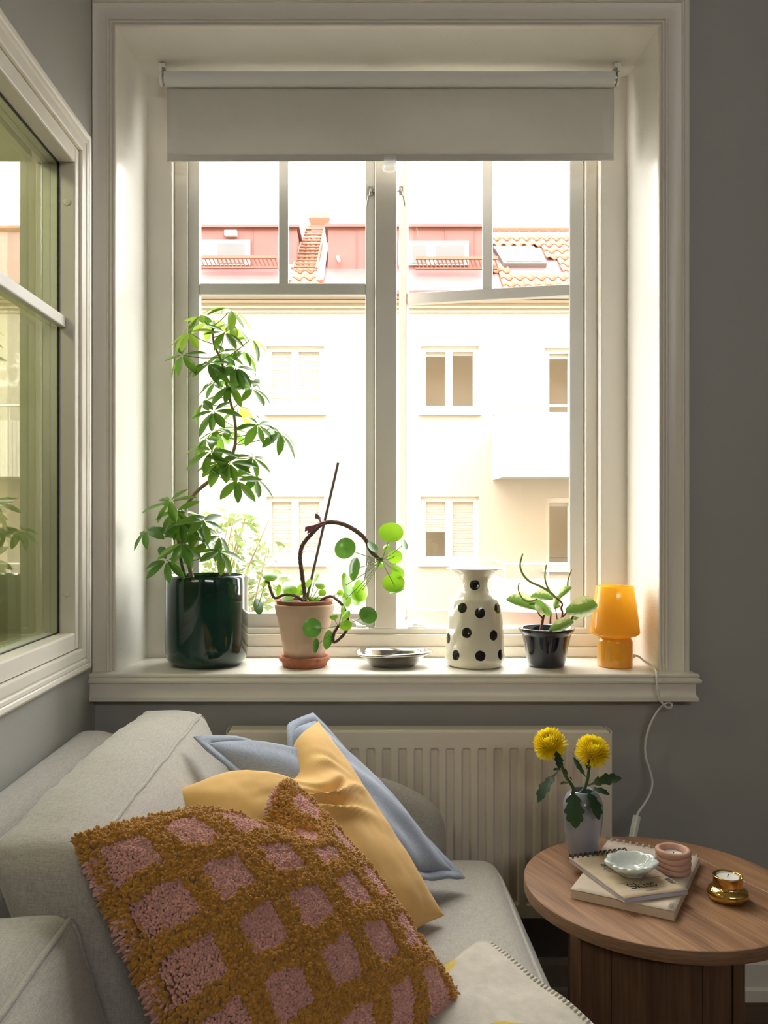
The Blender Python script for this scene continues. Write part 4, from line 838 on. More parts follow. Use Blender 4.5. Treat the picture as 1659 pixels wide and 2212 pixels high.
def varieg():
    m, nt, b = node_mat('variegated_leaf'); b.inputs['Roughness'].default_value = 0.3
    tc = nt.nodes.new('ShaderNodeTexCoord'); sx = nt.nodes.new('ShaderNodeSeparateXYZ'); nt.links.new(tc.outputs['Object'], sx.inputs[0])
    ab = nt.nodes.new('ShaderNodeMath'); ab.operation = 'ABSOLUTE'; nt.links.new(sx.outputs['X'], ab.inputs[0])
    nz = nt.nodes.new('ShaderNodeTexNoise'); nz.inputs['Scale'].default_value = 6; nt.links.new(tc.outputs['Object'], nz.inputs['Vector'])
    ma = nt.nodes.new('ShaderNodeMath'); ma.operation = 'MULTIPLY_ADD'; ma.inputs[1].default_value = 0.28; nt.links.new(nz.outputs['Fac'], ma.inputs[0]); nt.links.new(ab.outputs[0], ma.inputs[2])
    cr = nt.nodes.new('ShaderNodeValToRGB'); e = cr.color_ramp.elements; e[0].position = 0.25; e[1].position = 0.33; e[0].color = (0.17, 0.32, 0.06, 1); e[1].color = (0.62, 0.66, 0.34, 1)
    nt.links.new(ma.outputs[0], cr.inputs[0]); nt.links.new(cr.outputs[0], b.inputs['Base Color'])
    t = nt.nodes.new('ShaderNodeBsdfTranslucent'); nt.links.new(cr.outputs[0], t.inputs[0]); mx = nt.nodes.new('ShaderNodeMixShader'); mx.inputs[0].default_value = 0.45
    nt.links.new(b.outputs[0], mx.inputs[1]); nt.links.new(t.outputs[0], mx.inputs[2]); nt.links.new(mx.outputs[0], nt.nodes['Material Output'].inputs[0]); return m
VAR = varieg(); spoon = lambda t: 0.27 * math.sin(math.pi * min(1, 0.04 + 0.95 * t ** 1.25)) ** 0.75 + 0.012
VL = [leaf_mesh('leaf', VAR, spoon, f_, d_, 10, 0.25) for f_, d_ in ((0.5, 0.15), (0.35, 0.4), (0.3, -0.1))]
for (bx0, by0, tx, ty, dY, upv, kd, sc_) in ((545, 1080, 60, 870, -.02, (-.4, -.6, .7), 0, 1.05), (700, 1040, 470, 930, -.03, (0, -.5, .8), 1, 1.0), (830, 900, 450, 800, .03, (-.3, -.75, .6), 1, 1.0), (790, 1180, 570, 880, -.05, (-.7, -.6, .5), 2, 1.1), (850, 1070, 930, 830, .03, (-.2, -.9, .4), 0, .9), (930, 890, 1130, 680, .0, (-.5, -.8, .5), 0, .95),
                                         (1050, 1120, 1590, 1030, -.05, (-.1, -.9, .6), 2, 1.35), (1120, 1130, 1430, 1010, .02, (.1, -.6, .9), 1, .8), (1190, 1260, 1440, 880, .05, (0, -.7, .8), 1, .85), (760, 1440, 1200, 1310, -.075, (.1, -.8, .6), 2, .95), (870, 1060, 960, 1000, .02, (.2, -.8, .5), 0, .8)):
    b_ = c5(bx0, by0, 2.15 + dY * .6); t_ = c5(tx, ty, 2.15 + dY); L = (t_ - b_).length; put('leaf', VL[kd], npt, b_, t_, Vector(upv), L, L * sc_)
#P3
# ================================================================== SIDE TABLE
TZ_, TXc, TYc, TR = 0.48, 0.566, 1.622, 0.25
ga = R(22)                                           # the table is turned; grain runs along gdir
gdir = Vector((math.sin(ga), -math.cos(ga), 0)); gper = Vector((math.cos(ga), math.sin(ga), 0))
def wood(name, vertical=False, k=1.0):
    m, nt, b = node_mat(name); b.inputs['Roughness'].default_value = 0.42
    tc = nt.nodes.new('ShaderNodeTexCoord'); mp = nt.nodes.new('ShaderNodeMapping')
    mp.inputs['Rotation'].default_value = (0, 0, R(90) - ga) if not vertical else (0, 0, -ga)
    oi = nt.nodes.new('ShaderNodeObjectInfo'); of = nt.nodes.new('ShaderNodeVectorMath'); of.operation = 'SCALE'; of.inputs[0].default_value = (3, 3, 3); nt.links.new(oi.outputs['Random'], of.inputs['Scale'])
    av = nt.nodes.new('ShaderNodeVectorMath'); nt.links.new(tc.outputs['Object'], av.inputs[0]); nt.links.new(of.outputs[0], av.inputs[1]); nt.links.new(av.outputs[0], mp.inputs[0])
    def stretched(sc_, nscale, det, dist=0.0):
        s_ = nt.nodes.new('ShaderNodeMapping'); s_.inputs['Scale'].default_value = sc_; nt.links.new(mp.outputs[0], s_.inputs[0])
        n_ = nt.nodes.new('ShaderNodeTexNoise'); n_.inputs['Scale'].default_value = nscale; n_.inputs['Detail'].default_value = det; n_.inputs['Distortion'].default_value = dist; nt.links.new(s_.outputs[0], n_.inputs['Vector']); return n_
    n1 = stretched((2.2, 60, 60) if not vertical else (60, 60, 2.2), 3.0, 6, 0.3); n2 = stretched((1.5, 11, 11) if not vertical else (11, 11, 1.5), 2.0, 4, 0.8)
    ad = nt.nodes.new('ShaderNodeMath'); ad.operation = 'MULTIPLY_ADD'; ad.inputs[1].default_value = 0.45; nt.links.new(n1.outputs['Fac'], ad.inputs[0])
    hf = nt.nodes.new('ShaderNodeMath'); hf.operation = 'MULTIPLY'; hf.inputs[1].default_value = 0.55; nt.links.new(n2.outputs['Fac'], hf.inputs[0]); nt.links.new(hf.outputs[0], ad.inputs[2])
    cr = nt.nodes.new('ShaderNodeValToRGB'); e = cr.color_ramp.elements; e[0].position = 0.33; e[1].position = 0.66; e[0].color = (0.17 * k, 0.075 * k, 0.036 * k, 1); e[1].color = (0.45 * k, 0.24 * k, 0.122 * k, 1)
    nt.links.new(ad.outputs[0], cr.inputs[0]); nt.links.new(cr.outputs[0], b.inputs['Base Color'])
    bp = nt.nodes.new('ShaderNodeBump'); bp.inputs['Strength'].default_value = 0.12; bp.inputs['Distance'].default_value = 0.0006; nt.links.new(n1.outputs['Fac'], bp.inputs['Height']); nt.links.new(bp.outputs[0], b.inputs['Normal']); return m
WT, WV, WE = wood('oak_laminate_top'), wood('oak_laminate_shaded', True, 0.46), mat('oak_edge_band', (0.24, 0.13, 0.072), 0.5, var=0.3, vs=30, stretch=(1, 1, 12))  # WV is the same laminate darkened, putting the base's shade into its colour
tb = thing('side_table', (TXc, TYc, 0), 'round oak side table standing between the sofa and the grey wall', 'table')
cuts = [-TR, -0.135, -0.012, 0.062, 0.165, TR]       # the top is laid with planks; each runs along the grain
def plank_outline(a, b, r, n=26):
    up_, dn = [], []
    pts = []
    for i in range(n + 1):
        s_ = a + (b - a) * i / n; h = math.sqrt(max(0, r * r - s_ * s_)); pts.append((s_, h))
    return pts
for a, b in zip(cuts, cuts[1:]):
    g = 0.0004; pts = plank_outline(max(a + g, -TR + 1e-5), min(b - g, TR - 1e-5), TR)
    ring = [(s_, h) for s_, h in pts] + [(s_, -h) for s_, h in reversed(pts)]
    v = []
    for z in (TZ_ - 0.0195, TZ_):
        for s_, h in ring: p = Vector((TXc, TYc, 0)) + gper * s_ + gdir * h; v.append((p.x, p.y, z))
    n = len(ring); MB().add(v, [tuple(range(n))[::-1], tuple(range(n, 2*n))] + [(i, (i+1) % n, n + (i+1) % n, n + i) for i in range(n)]).build('top_plank', WT, tb, bevel=0.0006, seg=1)
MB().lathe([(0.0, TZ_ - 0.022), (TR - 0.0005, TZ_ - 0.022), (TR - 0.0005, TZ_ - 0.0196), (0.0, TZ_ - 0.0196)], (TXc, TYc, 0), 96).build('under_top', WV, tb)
MB().lathe([(TR - 0.0012, TZ_ - 0.0225), (TR + 0.0012, TZ_ - 0.0225), (TR + 0.0014, TZ_ - 0.0215), (TR + 0.0014, TZ_ - 0.0012), (TR + 0.0008, TZ_ - 0.0004), (TR - 0.0012, TZ_ - 0.0004)], (TXc, TYc, 0), 128, close=True).build('edge_band', WE, tb, auto=50)
MT = Matrix.Translation((TXc, TYc, 0)) @ Matrix.Rotation(R(-13), 4, 'Z')
zt_ = TZ_ - 0.0225
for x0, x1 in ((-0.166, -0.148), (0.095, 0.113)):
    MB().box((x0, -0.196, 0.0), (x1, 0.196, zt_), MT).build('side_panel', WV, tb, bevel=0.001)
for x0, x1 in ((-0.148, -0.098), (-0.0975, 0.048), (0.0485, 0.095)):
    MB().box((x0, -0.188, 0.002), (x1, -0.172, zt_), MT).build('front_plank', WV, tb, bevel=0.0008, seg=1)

# ---- notebooks ----------------------------------------------------------------
KRAFT = mat('kraft_cover', (0.56, 0.44, 0.30), 0.8, var=0.05, vs=60); KRAFT2 = mat('pale_kraft_cover', (0.62, 0.51, 0.40), 0.8, var=0.04, vs=60)
PAPER = mat('page_edges', (0.64, 0.54, 0.42), 0.9, var=0.12, vs=300, stretch=(1, 1, 12)); LILAC = mat('lilac_page_edges', (0.50, 0.48, 0.60), 0.9, var=0.18, vs=400, stretch=(1, 1, 14)); INK = mat('black_ink', (0.02, 0.018, 0.018), 0.7); WIREB = mat('black_wire', (0.01, 0.01, 0.01), 0.35); WIREW = mat('pale_wire', (0.62, 0.58, 0.52), 0.4); GREYINK = mat('grey_ink', (0.16, 0.13, 0.10), 0.7); PLUM = mat('plum_ink', (0.06, 0.03, 0.035), 0.7)
def notebook(name, LF, RF, RB, LB, z0, th_, cover, pages, wire, nw, label, wr=0.0075):
    org = Vector((LF.x, LF.y, 0)); U = Vector((RF.x - LF.x, RF.y - LF.y, 0)); W_ = U.length; U.normalize(); V = Vector((-U.y, U.x, 0)); D_ = (Vector((LB.x, LB.y, 0)) - org).dot(V)
    M = Matrix(((U.x, V.x, 0, org.x), (U.y, V.y, 0, org.y), (0, 0, 1, z0), (0, 0, 0, 1)))
    nb = thing(name, tuple((M @ Vector((W_ / 2, D_ / 2, 0)))), label, 'notebook')
    MB().box((0.001, 0.001, 0.0006), (W_ - 0.001, D_ - 0.001, th_ - 0.0008), M).build('pages', pages, nb)
    MB().box((0, 0, 0), (W_, D_, 0.0006), M).build('back_cover', cover, nb)
    q = MB(); P = []
    for i in range(13):
        P.append([M @ Vector((W_ * i / 12, D_ * j / 12, th_ - 0.0004 + 0.0012 * (1 - j / 12) ** 3 * (0.3 + 0.7 * abs(math.sin(i * .35))))) for j in range(13)])
    q.grid(P); q.build('front_cover', cover, nb, solid=0.0006, smooth=True)
    for i in range(nw):
        xx = W_ * (i + 0.5) / nw
        for dx in (-0.0012, 0.0012):
            pts = [M @ Vector((xx + dx, D_ - 0.004 + wr * 0.9 * math.cos(a) + 0.003, th_ * 0.45 + (wr + th_ * .35) * math.sin(a))) for a in [R(-20 + 200 * k / 12) for k in range(13)]]
            MB().tube(pts, 0.0008, 6).build('wire_ring', wire, nb, smooth=True)
    return nb, M, W_, D_, th_ + 0.00125
def ribbon2(q, pts, wd, M, z):                       # a flat pen stroke
    pts = [Vector((p[0], p[1], 0)) for p in pts]
    L_, R_ = [], []
    for i, p in enumerate(pts):
        t = (pts[min(i+1, len(pts)-1)] - pts[max(i-1, 0)]); t.normalize(); n_ = Vector((-t.y, t.x, 0)) * ((wd if not hasattr(wd, '__len__') else wd[i]) / 2)
        L_.append(M @ Vector((p.x + n_.x, p.y + n_.y, z))); R_.append(M @ Vector((p.x - n_.x, p.y - n_.y, z)))
    q.grid([[a, b] for a, b in zip(L_, R_)])
zb1 = TZ_ + 0.0003
nbA, MA, WA, DA, tA = notebook('spiral_sketchbook', onz(1231.6, 1921, 0.496), onz(1457, 1970, 0.496), onz(1526.7, 1854.6, 0.496), onz(1328, 1816, 0.496), zb1, 0.0155, KRAFT2, PAPER, WIREW, 14, 'thick pale sketchbook with white wire, lowest on the side table')
zb2 = zb1 + 0.0155 + 0.0015
nbB, MBm, WB_, DB, tB = notebook('spiral_notepad', onz(1349, 1942, 0.505), onz(1487, 1923, 0.505), onz(1355, 1829.5, 0.505), onz(1233.5, 1851.7, 0.505), zb2, 0.0078, KRAFT, LILAC, WIREB, 12, 'kraft notepad with black wire lettered Skiss, lying on the sketchbook')
# lettering: Skiss
def arcpts(cx_, cy_, rx, ry, a0_, a1_, n=10): return [(cx_ + rx * math.cos(R(a0_ + (a1_ - a0_) * i / n)), cy_ + ry * math.sin(R(a0_ + (a1_ - a0_) * i / n))) for i in range(n + 1)]
q = MB(); u = 0.0205; lx, ly = WB_ * 0.27, 0.030       # cap height u
def st(pts, wd): ribbon2(q, [(lx + p[0] * u, ly + p[1] * u) for p in pts], wd * u, MBm, tB)
def S_(x, h, wd=0.12):
    st(arcpts(x + .28 * h, .74 * h, .25 * h, .23 * h, 35, 180, 8) + arcpts(x + .28 * h, .74 * h, .25 * h, .23 * h, 190, 262, 4) + arcpts(x + .30 * h, .27 * h, .26 * h, .25 * h, 82, -60, 8) + arcpts(x + .30 * h, .27 * h, .26 * h, .25 * h, -70, -150, 5), wd * .8)
    st([(x + .50 * h, .98 * h), (x + .50 * h, .72 * h)], .05); st([(x + .045 * h, .02 * h), (x + .045 * h, .30 * h)], .05)
S_(0.0, 1.0, .15)
st([(.80, 0), (.80, 1.08)], .11); st([(.68, .015), (.96, .015)], .05); st([(.68, 1.07), (.80, 1.07)], .05); st([(.82, .28), (1.10, .64)], .05); st([(.92, .40), (1.20, .02)], .10); st([(1.0, .63), (1.24, .63)], .05); st([(1.08, .015), (1.32, .015)], .05)
st([(1.50, 0), (1.50, .65)], .11); st([(1.38, .015), (1.64, .015)], .05); st([(1.38, .64), (1.50, .64)], .05); st(arcpts(1.50, .90, .035, .035, 0, 340, 10), .08)
S_(1.74, .66, .12); S_(2.20, .66, .12)
q.build('lettering', INK, nbB, label='black serif lettering reading Skiss')
q = MB(); rt = random.Random(5)
for (y_, x0, x1, wd) in ((0.0235, .20, .80, .0009), (0.0165, .42, .62, .0026), (0.056, .12, .72, .0012)):
    x = x0
    while x < x1:
        dx = rt.uniform(.010, .03); ribbon2(q, [(x * WB_, y_), (min(x1, x + dx * .75) * WB_, y_)], wd, MBm, tB); x += dx
ribbon2(q, [(WB_ * .45, 0.060), (WB_ * .95, 0.064)], 0.0014, MBm, tB); ribbon2(q, [(WB_ * .93, DB * .40), (WB_ * .80, DB * .80)], 0.0009, MBm, tB); ribbon2(q, [(WB_ * .12, DB * .90), (WB_ * .34, DB * .90)], 0.0006, MBm, tB)
for i in range(26):                                   # inked sketch of a figure, mostly hidden by the dish
    a = rt.uniform(0, 6.28); cxx, cyy = WB_ * .36, DB * .66; p = [(cxx + 0.017 * math.cos(a) * rt.uniform(.2, 1), cyy + 0.022 * math.sin(a) * rt.uniform(.2, 1))]
    for k in range(4): p.append((p[-1][0] + rt.uniform(-.004, .006), p[-1][1] + rt.uniform(-.006, .004)))
    ribbon2(q, p, rt.uniform(.0006, .0026), MBm, tB)
for p in ([(.66, .40), (.64, .345), (.69, .335)], [(.70, .41), (.69, .35), (.74, .34)]): ribbon2(q, [(x * WB_, y_ * DB) for x, y_ in p], .0012, MBm, tB)
q.build('printed_lines', GREYINK, nbB)
q = MB()
for i in range(14):
    yy = 0.030 + i * 0.0018; wd = rt.choice((.0006, .0009, .0013))
    if 6 < i < 8: continue
    ribbon2(q, [(WB_ * .90, yy), (WB_ * .975, yy)], wd, MBm, tB)
q.build('barcode', INK, nbB)
q = MB()
for i in range(12): ribbon2(q, [(WA * .93, 0.012 + i * .0018), (WA * .975, 0.012 + i * .0018)], rt.choice((.0005, .0008, .0011)), MA, tA)
q.build('barcode', GREYINK, nbA)
q = MB()
for (x0, x1, yy) in ((.06, .62, .945), (.70, .93, .93)):
    x = x0
    while x < x1: ribbon2(q, [(x * WA, yy * DA), ((x + .022) * WA, yy * DA)], .0007, MA, tA); x += .03
q.build('printed_lines', GREYINK, nbA)
q = MB(); bs = (WA * .53, DA * .655); sc_ = 0.016       # tail of a cursive word beside the candle holder
cur = [(-1.6, -.1), (-1.5, .5), (-1.2, .9), (-.95, .55), (-1.2, .05), (-1.45, .35), (-1.2, .9), (-.85, .75), (-.8, .1), (-.45, .4), (-.3, .9), (-.3, .15), (.05, .1), (.35, .85), (.3, .1), (.65, .3), (.95, .6)]
ribbon2(q, [(p.x, p.y) for p in smooth_path([(bs[0] + x * sc_, bs[1] + yy * sc_, 0) for x, yy in cur], 5)], .0026, MA, tA); q.build('lettering', PLUM, nbA, label='dark cursive lettering')

# ---- dish, candle holders ----------------------------------------------------------
dc = onz(1364, 1890, zb2 + 0.008); dz = zb2 + tB + 0.0004
q = MB(); P = []; nA = 96
lob = [(100, 22), (135, 20), (172, 24), (214, 13), (234, 12), (254, 12), (274, 13), (300, 18), (335, 26), (20, 26), (60, 24)]
def lobe(a):
    d = math.degrees(a) % 360; best = 0
    for c_, w_ in lob:
        x = abs((d - c_ + 180) % 360 - 180) / w_
        if x < 1.25: best = max(best, math.sqrt(max(0, 1 - (x / 1.25) ** 2)))
    return best
pd = [(0.0, 0.0), (0.022, 0.0), (0.0235, 0.0015), (0.024, 0.005), (0.031, 0.010), (0.039, 0.0160), (0.0440, 0.0205), (0.0458, 0.0262), (0.0420, 0.0318), (0.0350, 0.0300), (0.029, 0.0215), (0.022, 0.0155), (0.012, 0.012), (0.0, 0.011)]
for i in range(nA):
    a = 2 * math.pi * i / nA; lo = lobe(a); row = []; big = 0.5 + 0.5 * math.cos(a - R(20))
    for (r, z) in pd:
        t = max(0, (r - 0.022) / 0.02); row.append((dc.x + math.cos(a) * (r + t * (lo - 0.78) * 0.021), dc.y + math.sin(a) * (r * 0.92 + t * (lo - 0.78) * 0.019), dz + z * 0.74 + t * (0.006 * big + 0.007 * (lo - .6)) * (z > 0.008)))
    P.append(row)
q.grid(P, wrap=True); tag(q.build('shell_dish', ceramic('pale_celadon_porcelain', (0.70, 0.75, 0.72), 0.12, coat=0.4), smooth=True, subsurf=1), 'white porcelain dish with knobbly rim on the kraft notepad', 'dish')
pc = Vector(((1454 - CX) / F * 1.645, 1.645, zb1 + tA + 0.0004)); hr = 0.0435
prof = [(0.0, 0.0), (0.029, 0.0)]
for k in range(4):
    for a in range(-80, 81, 20): prof.append((0.0293 + 0.0036 * math.cos(R(a)), hr * (k + 0.5) / 4 + hr / 8 * math.sin(R(a))))
prof += [(0.0285, hr + 0.0003), (0.0265, hr + 0.0005), (0.0245, hr - 0.0006), (0.0232, hr - 0.003), (0.0228, 0.02), (0.0, 0.02)]
P = []; q = MB()
for i in range(72):
    a = 2 * math.pi * i / 72
    P.append([(pc.x + r * (1 + .012 * math.sin(3 * a + z * 130)) * math.cos(a), pc.y + r * (1 + .012 * math.sin(3 * a + z * 130)) * math.sin(a), pc.z + z + (0.0022 * math.sin(a * 2 + z * 90) * (0.006 < z < 0.036))) for r, z in prof])
q.grid(P, wrap=True); tag(q.build('candle_holder', mat('matt_pink_clay', (0.62, 0.36, 0.27), 0.7, var=0.04, vs=50), smooth=True), 'pink ribbed clay candle holder standing on the sketchbook', 'candle holder')
WAX = mat('white_wax', (0.80, 0.77, 0.72), 0.5); ALU = mat('tealight_cup', (0.8, 0.8, 0.8), 0.25, metal=1.0); WICK = mat('black_wick', (0.02, 0.02, 0.02), 0.9)
def tealight(x, y_, z, label, r=0.019):
    t = thing('tealight', (x, y_, z), label, 'candle')
    MB().lathe([(0.0, 0.0), (r, 0.0), (r, 0.0135), (r - 0.0006, 0.0135), (r - 0.0006, 0.001), (0.0, 0.001)], (x, y_, z), 40).build('cup', ALU, t, auto=40)
    MB().lathe([(0.0, 0.0011), (r - 0.0008, 0.0011), (r - 0.0008, 0.0122), (r - 0.003, 0.0112), (0.0, 0.011)], (x, y_, z), 40).build('wax', WAX, t, auto=40)
    MB().tube([(x, y_, z + 0.0105), (x + 0.0003, y_, z + 0.0145), (x + 0.0015, y_ - 0.001, z + 0.0165)], 0.0007, 6).build('wick', WICK, t)
tealight(pc.x, pc.y, pc.z + 0.0203, 'unlit tealight sunk inside the pink ribbed holder')
bc = Vector(((1572 - CX) / F * 1.562, 1.562, TZ_ + 0.0003))
MB_ = [(0.0, 0.0), (0.028, 0.0), (0.031, 0.001), (0.0345, 0.005), (0.0362, 0.0105), (0.0352, 0.0165), (0.0315, 0.0205), (0.0275, 0.0225), (0.0258, 0.0235), (0.0252, 0.026), (0.0252, 0.0415), (0.0262, 0.0425), (0.0258, 0.0435), (0.0240, 0.0425), (0.0238, 0.029), (0.0, 0.028)]
tag(MB().lathe(MB_, bc, 72).build('brass_candle_holder', mat('polished_brass', (0.72, 0.46, 0.14), 0.10, metal=1.0, var=0.05, vs=40), smooth=True), 'polished brass candle holder standing on bare table wood', 'candle holder')
tealight(bc.x, bc.y, bc.z + 0.0285, 'unlit white tealight in the brass holder', 0.0205)

# ---- vase with chrysanthemums ---------------------------------------------------------
FVY = 1.765; FVX = (1259 - CX) / F * FVY
def porcelain():
    m = ceramic('lavender_lustre_porcelain', (0.30, 0.31, 0.37), 0.18, var=0.12, vs=18, coat=0.5); return m
fv = tag(MB().lathe([(0.0, 0.0), (0.026, 0.0), (0.0285, 0.002), (0.0300, 0.008), (0.0345, 0.035), (0.0385, 0.065), (0.0408, 0.090), (0.0405, 0.104), (0.0375, 0.117), (0.0315, 0.127), (0.0255, 0.132), (0.0235, 0.1355), (0.0222, 0.135), (0.023, 0.130), (0.034, 0.11), (0.034, 0.07), (0.026, 0.01), (0.0, 0.008)], (FVX, FVY, TZ_ + 0.0003), 72).build('flower_vase', porcelain(), smooth=True), 'small lavender grey porcelain vase with two yellow flowers', 'vase')
CST = mat('flower_stem', (0.07, 0.12, 0.03), 0.6, var=0.2, vs=120); CLF = leaf_mat('chrysanthemum_leaf', (0.022, 0.055, 0.022), (0.04, 0.09, 0.02), 0.4, 0.25, 0.15)
PET = leaf_mat('yellow_petal', (0.95, 0.78, 0.018), (1.0, 0.84, 0.04), 0.5, 0.3, 0.12); PETG = leaf_mat('greenish_petal', (0.62, 0.70, 0.04), (0.6, 0.75, 0.05), 0.5, 0.3, 0.12)
def cleaf(name):                                      # lobed chrysanthemum leaf
    half = [(0.0, 0.025), (0.10, 0.03), (0.20, 0.05), (0.28, 0.13), (0.34, 0.18), (0.38, 0.17), (0.41, 0.13), (0.50, 0.18), (0.58, 0.235), (0.63, 0.22), (0.66, 0.165), (0.76, 0.19), (0.83, 0.165), (0.86, 0.12), (0.94, 0.08), (1.0, 0.0)]
    v = []; f = []
    for t, w_ in half:
        z = -0.45 * t * t
        v += [(-w_, t + 0.04 * (w_ > .15), z + 0.05 * w_), (-w_ * .5, t, z + 0.10 * w_), (0, t, z), (w_ * .5, t, z + 0.10 * w_), (w_, t + 0.04 * (w_ > .15), z + 0.05 * w_)]
    for i in range(len(half) - 1):
        for j in range(4): f.append((i*5+j, i*5+j+1, (i+1)*5+j+1, (i+1)*5+j))
    me = bpy.data.meshes.new(name); me.from_pydata(v, [], f); me.materials.append(CLF); me.shade_smooth(); return me
CL = cleaf('leaf')
def c8(x, y_, Y=FVY): return at(1140 + x * 0.13566, 1560 + y_ * 0.13566, Y)
petal = leaf_mesh('petal', PET, lambda t: 0.17 * math.sin(math.pi * min(1, 0.1 + 0.86 * t)) ** 0.7, 0.35, -0.30, 5, 0.3); petalg = leaf_mesh('petal', PETG, lambda t: 0.17 * math.sin(math.pi * min(1, 0.1 + 0.86 * t)) ** 0.7, 0.35, -0.5, 5, 0.3)
def mum(stempts, axis, rad, leaves, label, flat):
    base = c8(*stempts[0]); fl_ = thing('chrysanthemum', tuple(base), label, 'flower')
    pth = smooth_path([c8(*p) for p in stempts], 6); MB().tube(pth, [0.0036 - 0.0008 * i / len(pth) for i in range(len(pth))], 8).build('stem', CST, fl_, smooth=True)
    for (bx0, by0, tx, ty, dY, upv, wd) in leaves:
        b_ = c8(bx0, by0, FVY - 0.015 + dY * .3); t_ = c8(tx, ty, FVY - 0.03 + dY); L = (t_ - b_).length; put('leaf', CL, fl_, b_, t_, Vector(upv), L, L * wd)
    c0 = pth[-1]; ax = Vector(axis).normalized(); e1 = ax.orthogonal().normalized(); e2 = ax.cross(e1)
    MB().lathe([(0.0, -0.3), (0.35, -0.2), (0.6, 0.05), (0.55, 0.35), (0.0, 0.5)], n=16).build('flower_core', PET, fl_, smooth=True).matrix_basis = Matrix.Translation(c0 + ax * rad * .25) @ Matrix((e1, e2, ax)).transposed().to_4x4() @ Matrix.Scale(rad * .75, 4)
    rp = random.Random(len(label)); N = 240
    for i in range(N):
        t = (i + 0.5) / N; ph = math.acos(1 - 1.45 * t); a = i * 2.39996            # from the top to below the equator
        d = ax * math.cos(ph) + (e1 * math.cos(a) + e2 * math.sin(a)) * math.sin(ph)
        squash = 1.0 - flat * abs(math.cos(ph)); o_ = c0 + ax * rad * .28 + d * rad * 0.50 * squash
        tip = o_ + d * rad * .6 + ax * rad * (-0.25 if ph > 1.7 else 0.15); L = rad * (0.46 + 0.12 * math.sin(ph)) * rp.uniform(.9, 1.1) * (0.75 if ph < .5 else 1)
        up_ = ax if ph > 0.5 else (-(e1 * math.cos(a) + e2 * math.sin(a)))
        put('petal', petalg if ph < 0.42 else petal, fl_, o_, tip, up_ + Vector((0, 0, .05)), L, L * rp.uniform(1.0, 1.25))
    return fl_
mum([(760, 1120), (700, 1000), (600, 850), (520, 650), (410, 450), (385, 400)], (-0.45, -0.42, 0.80), 0.0335,
    [(480, 790, 105, 1100, -.02, (-.6, -.5, .6), .95), (440, 430, 560, 660, -.02, (.3, -.5, .7), 1.3), (720, 1040, 740, 1590, -.045, (-.3, -.9, .3), 1.25), (545, 770, 465, 705, 0, (0, -.5, .8), .8), (640, 870, 650, 750, 0, (.6, -.5, .4), .9), (650, 970, 565, 930, 0, (0, -.5, .8), .8), (700, 930, 730, 880, 0, (.5, -.6, .5), .9)],
    'yellow chrysanthemum with green centre leaning over the radiator, higher of two', 0.25)
mum([(830, 1130), (900, 1060), (950, 920), (975, 750), (1005, 540), (1010, 520)], (0.10, -0.50, 0.86), 0.0345,
    [(930, 880, 770, 650, 0, (-.5, -.6, .6), .55), (960, 1010, 1400, 800, -.01, (-.2, -.7, .8), .95), (930, 1070, 1215, 1400, -.045, (.5, -.8, .4), 1.25), (940, 1060, 1240, 1030, -.02, (0, -.5, .9), .9), (940, 760, 925, 640, 0, (-.6, -.6, .4), .7)],
    'yellow chrysanthemum on an upright stem, the lower one by the cord', 0.42)

# ================================================================== SOFA
def linen(name, c, sc_=520):
    m, nt, b = node_mat(name); b.inputs['Roughness'].default_value = 0.9; b.inputs['Sheen Weight'].default_value = 0.25; b.inputs['Specular IOR Level'].default_value = 0.2
    tc = nt.nodes.new('ShaderNodeTexCoord'); out = []
    for s_ in ((1, 1, 0.12), (0.12, 1, 1), (1, .12, 1)):
        mp = nt.nodes.new('ShaderNodeMapping'); mp.inputs['Scale'].default_value = s_; nz = nt.nodes.new('ShaderNodeTexNoise'); nz.inputs['Scale'].default_value = sc_; nz.inputs['Detail'].default_value = 2
        nt.links.new(tc.outputs['Object'], mp.inputs[0]); nt.links.new(mp.outputs[0], nz.inputs['Vector']); out.append(nz.outputs['Fac'])
    a1 = nt.nodes.new('ShaderNodeMath'); a1.operation = 'ADD'; nt.links.new(out[0], a1.inputs[0]); nt.links.new(out[1], a1.inputs[1]); a2 = nt.nodes.new('ShaderNodeMath'); a2.operation = 'ADD'; nt.links.new(a1.outputs[0], a2.inputs[0]); nt.links.new(out[2], a2.inputs[1])
    r_ = nt.nodes.new('ShaderNodeMapRange'); r_.inputs['From Min'].default_value = 1.1; r_.inputs['From Max'].default_value = 1.9; r_.inputs['To Min'].default_value = 0.80; r_.inputs['To Max'].default_value = 1.18; nt.links.new(a2.outputs[0], r_.inputs['Value'])
    h = nt.nodes.new('ShaderNodeHueSaturation'); h.inputs['Color'].default_value = (*c, 1); nt.links.new(r_.outputs[0], h.inputs['Value']); nt.links.new(h.outputs[0], b.inputs['Base Color'])
    bp = nt.nodes.new('ShaderNodeBump'); bp.inputs['Strength'].default_value = 0.35; bp.inputs['Distance'].default_value = 0.0008; nt.links.new(a2.outputs[0], bp.inputs['Height']); nt.links.new(bp.outputs[0], b.inputs['Normal']); return m
LIN = linen('natural_linen', (0.44, 0.405, 0.355))
def fb(p, s_=1.0, o_=3): return sum(mnoise.noise(Vector(p) * s_ * 2 ** i + Vector((i * 7.1, 3.3, 1.7))) / 2 ** i for i in range(o_))
sofa = thing('sofa', (-0.16, 0.9, 0), 'grey linen sofa with loose back cushions under the inner window', 'sofa')
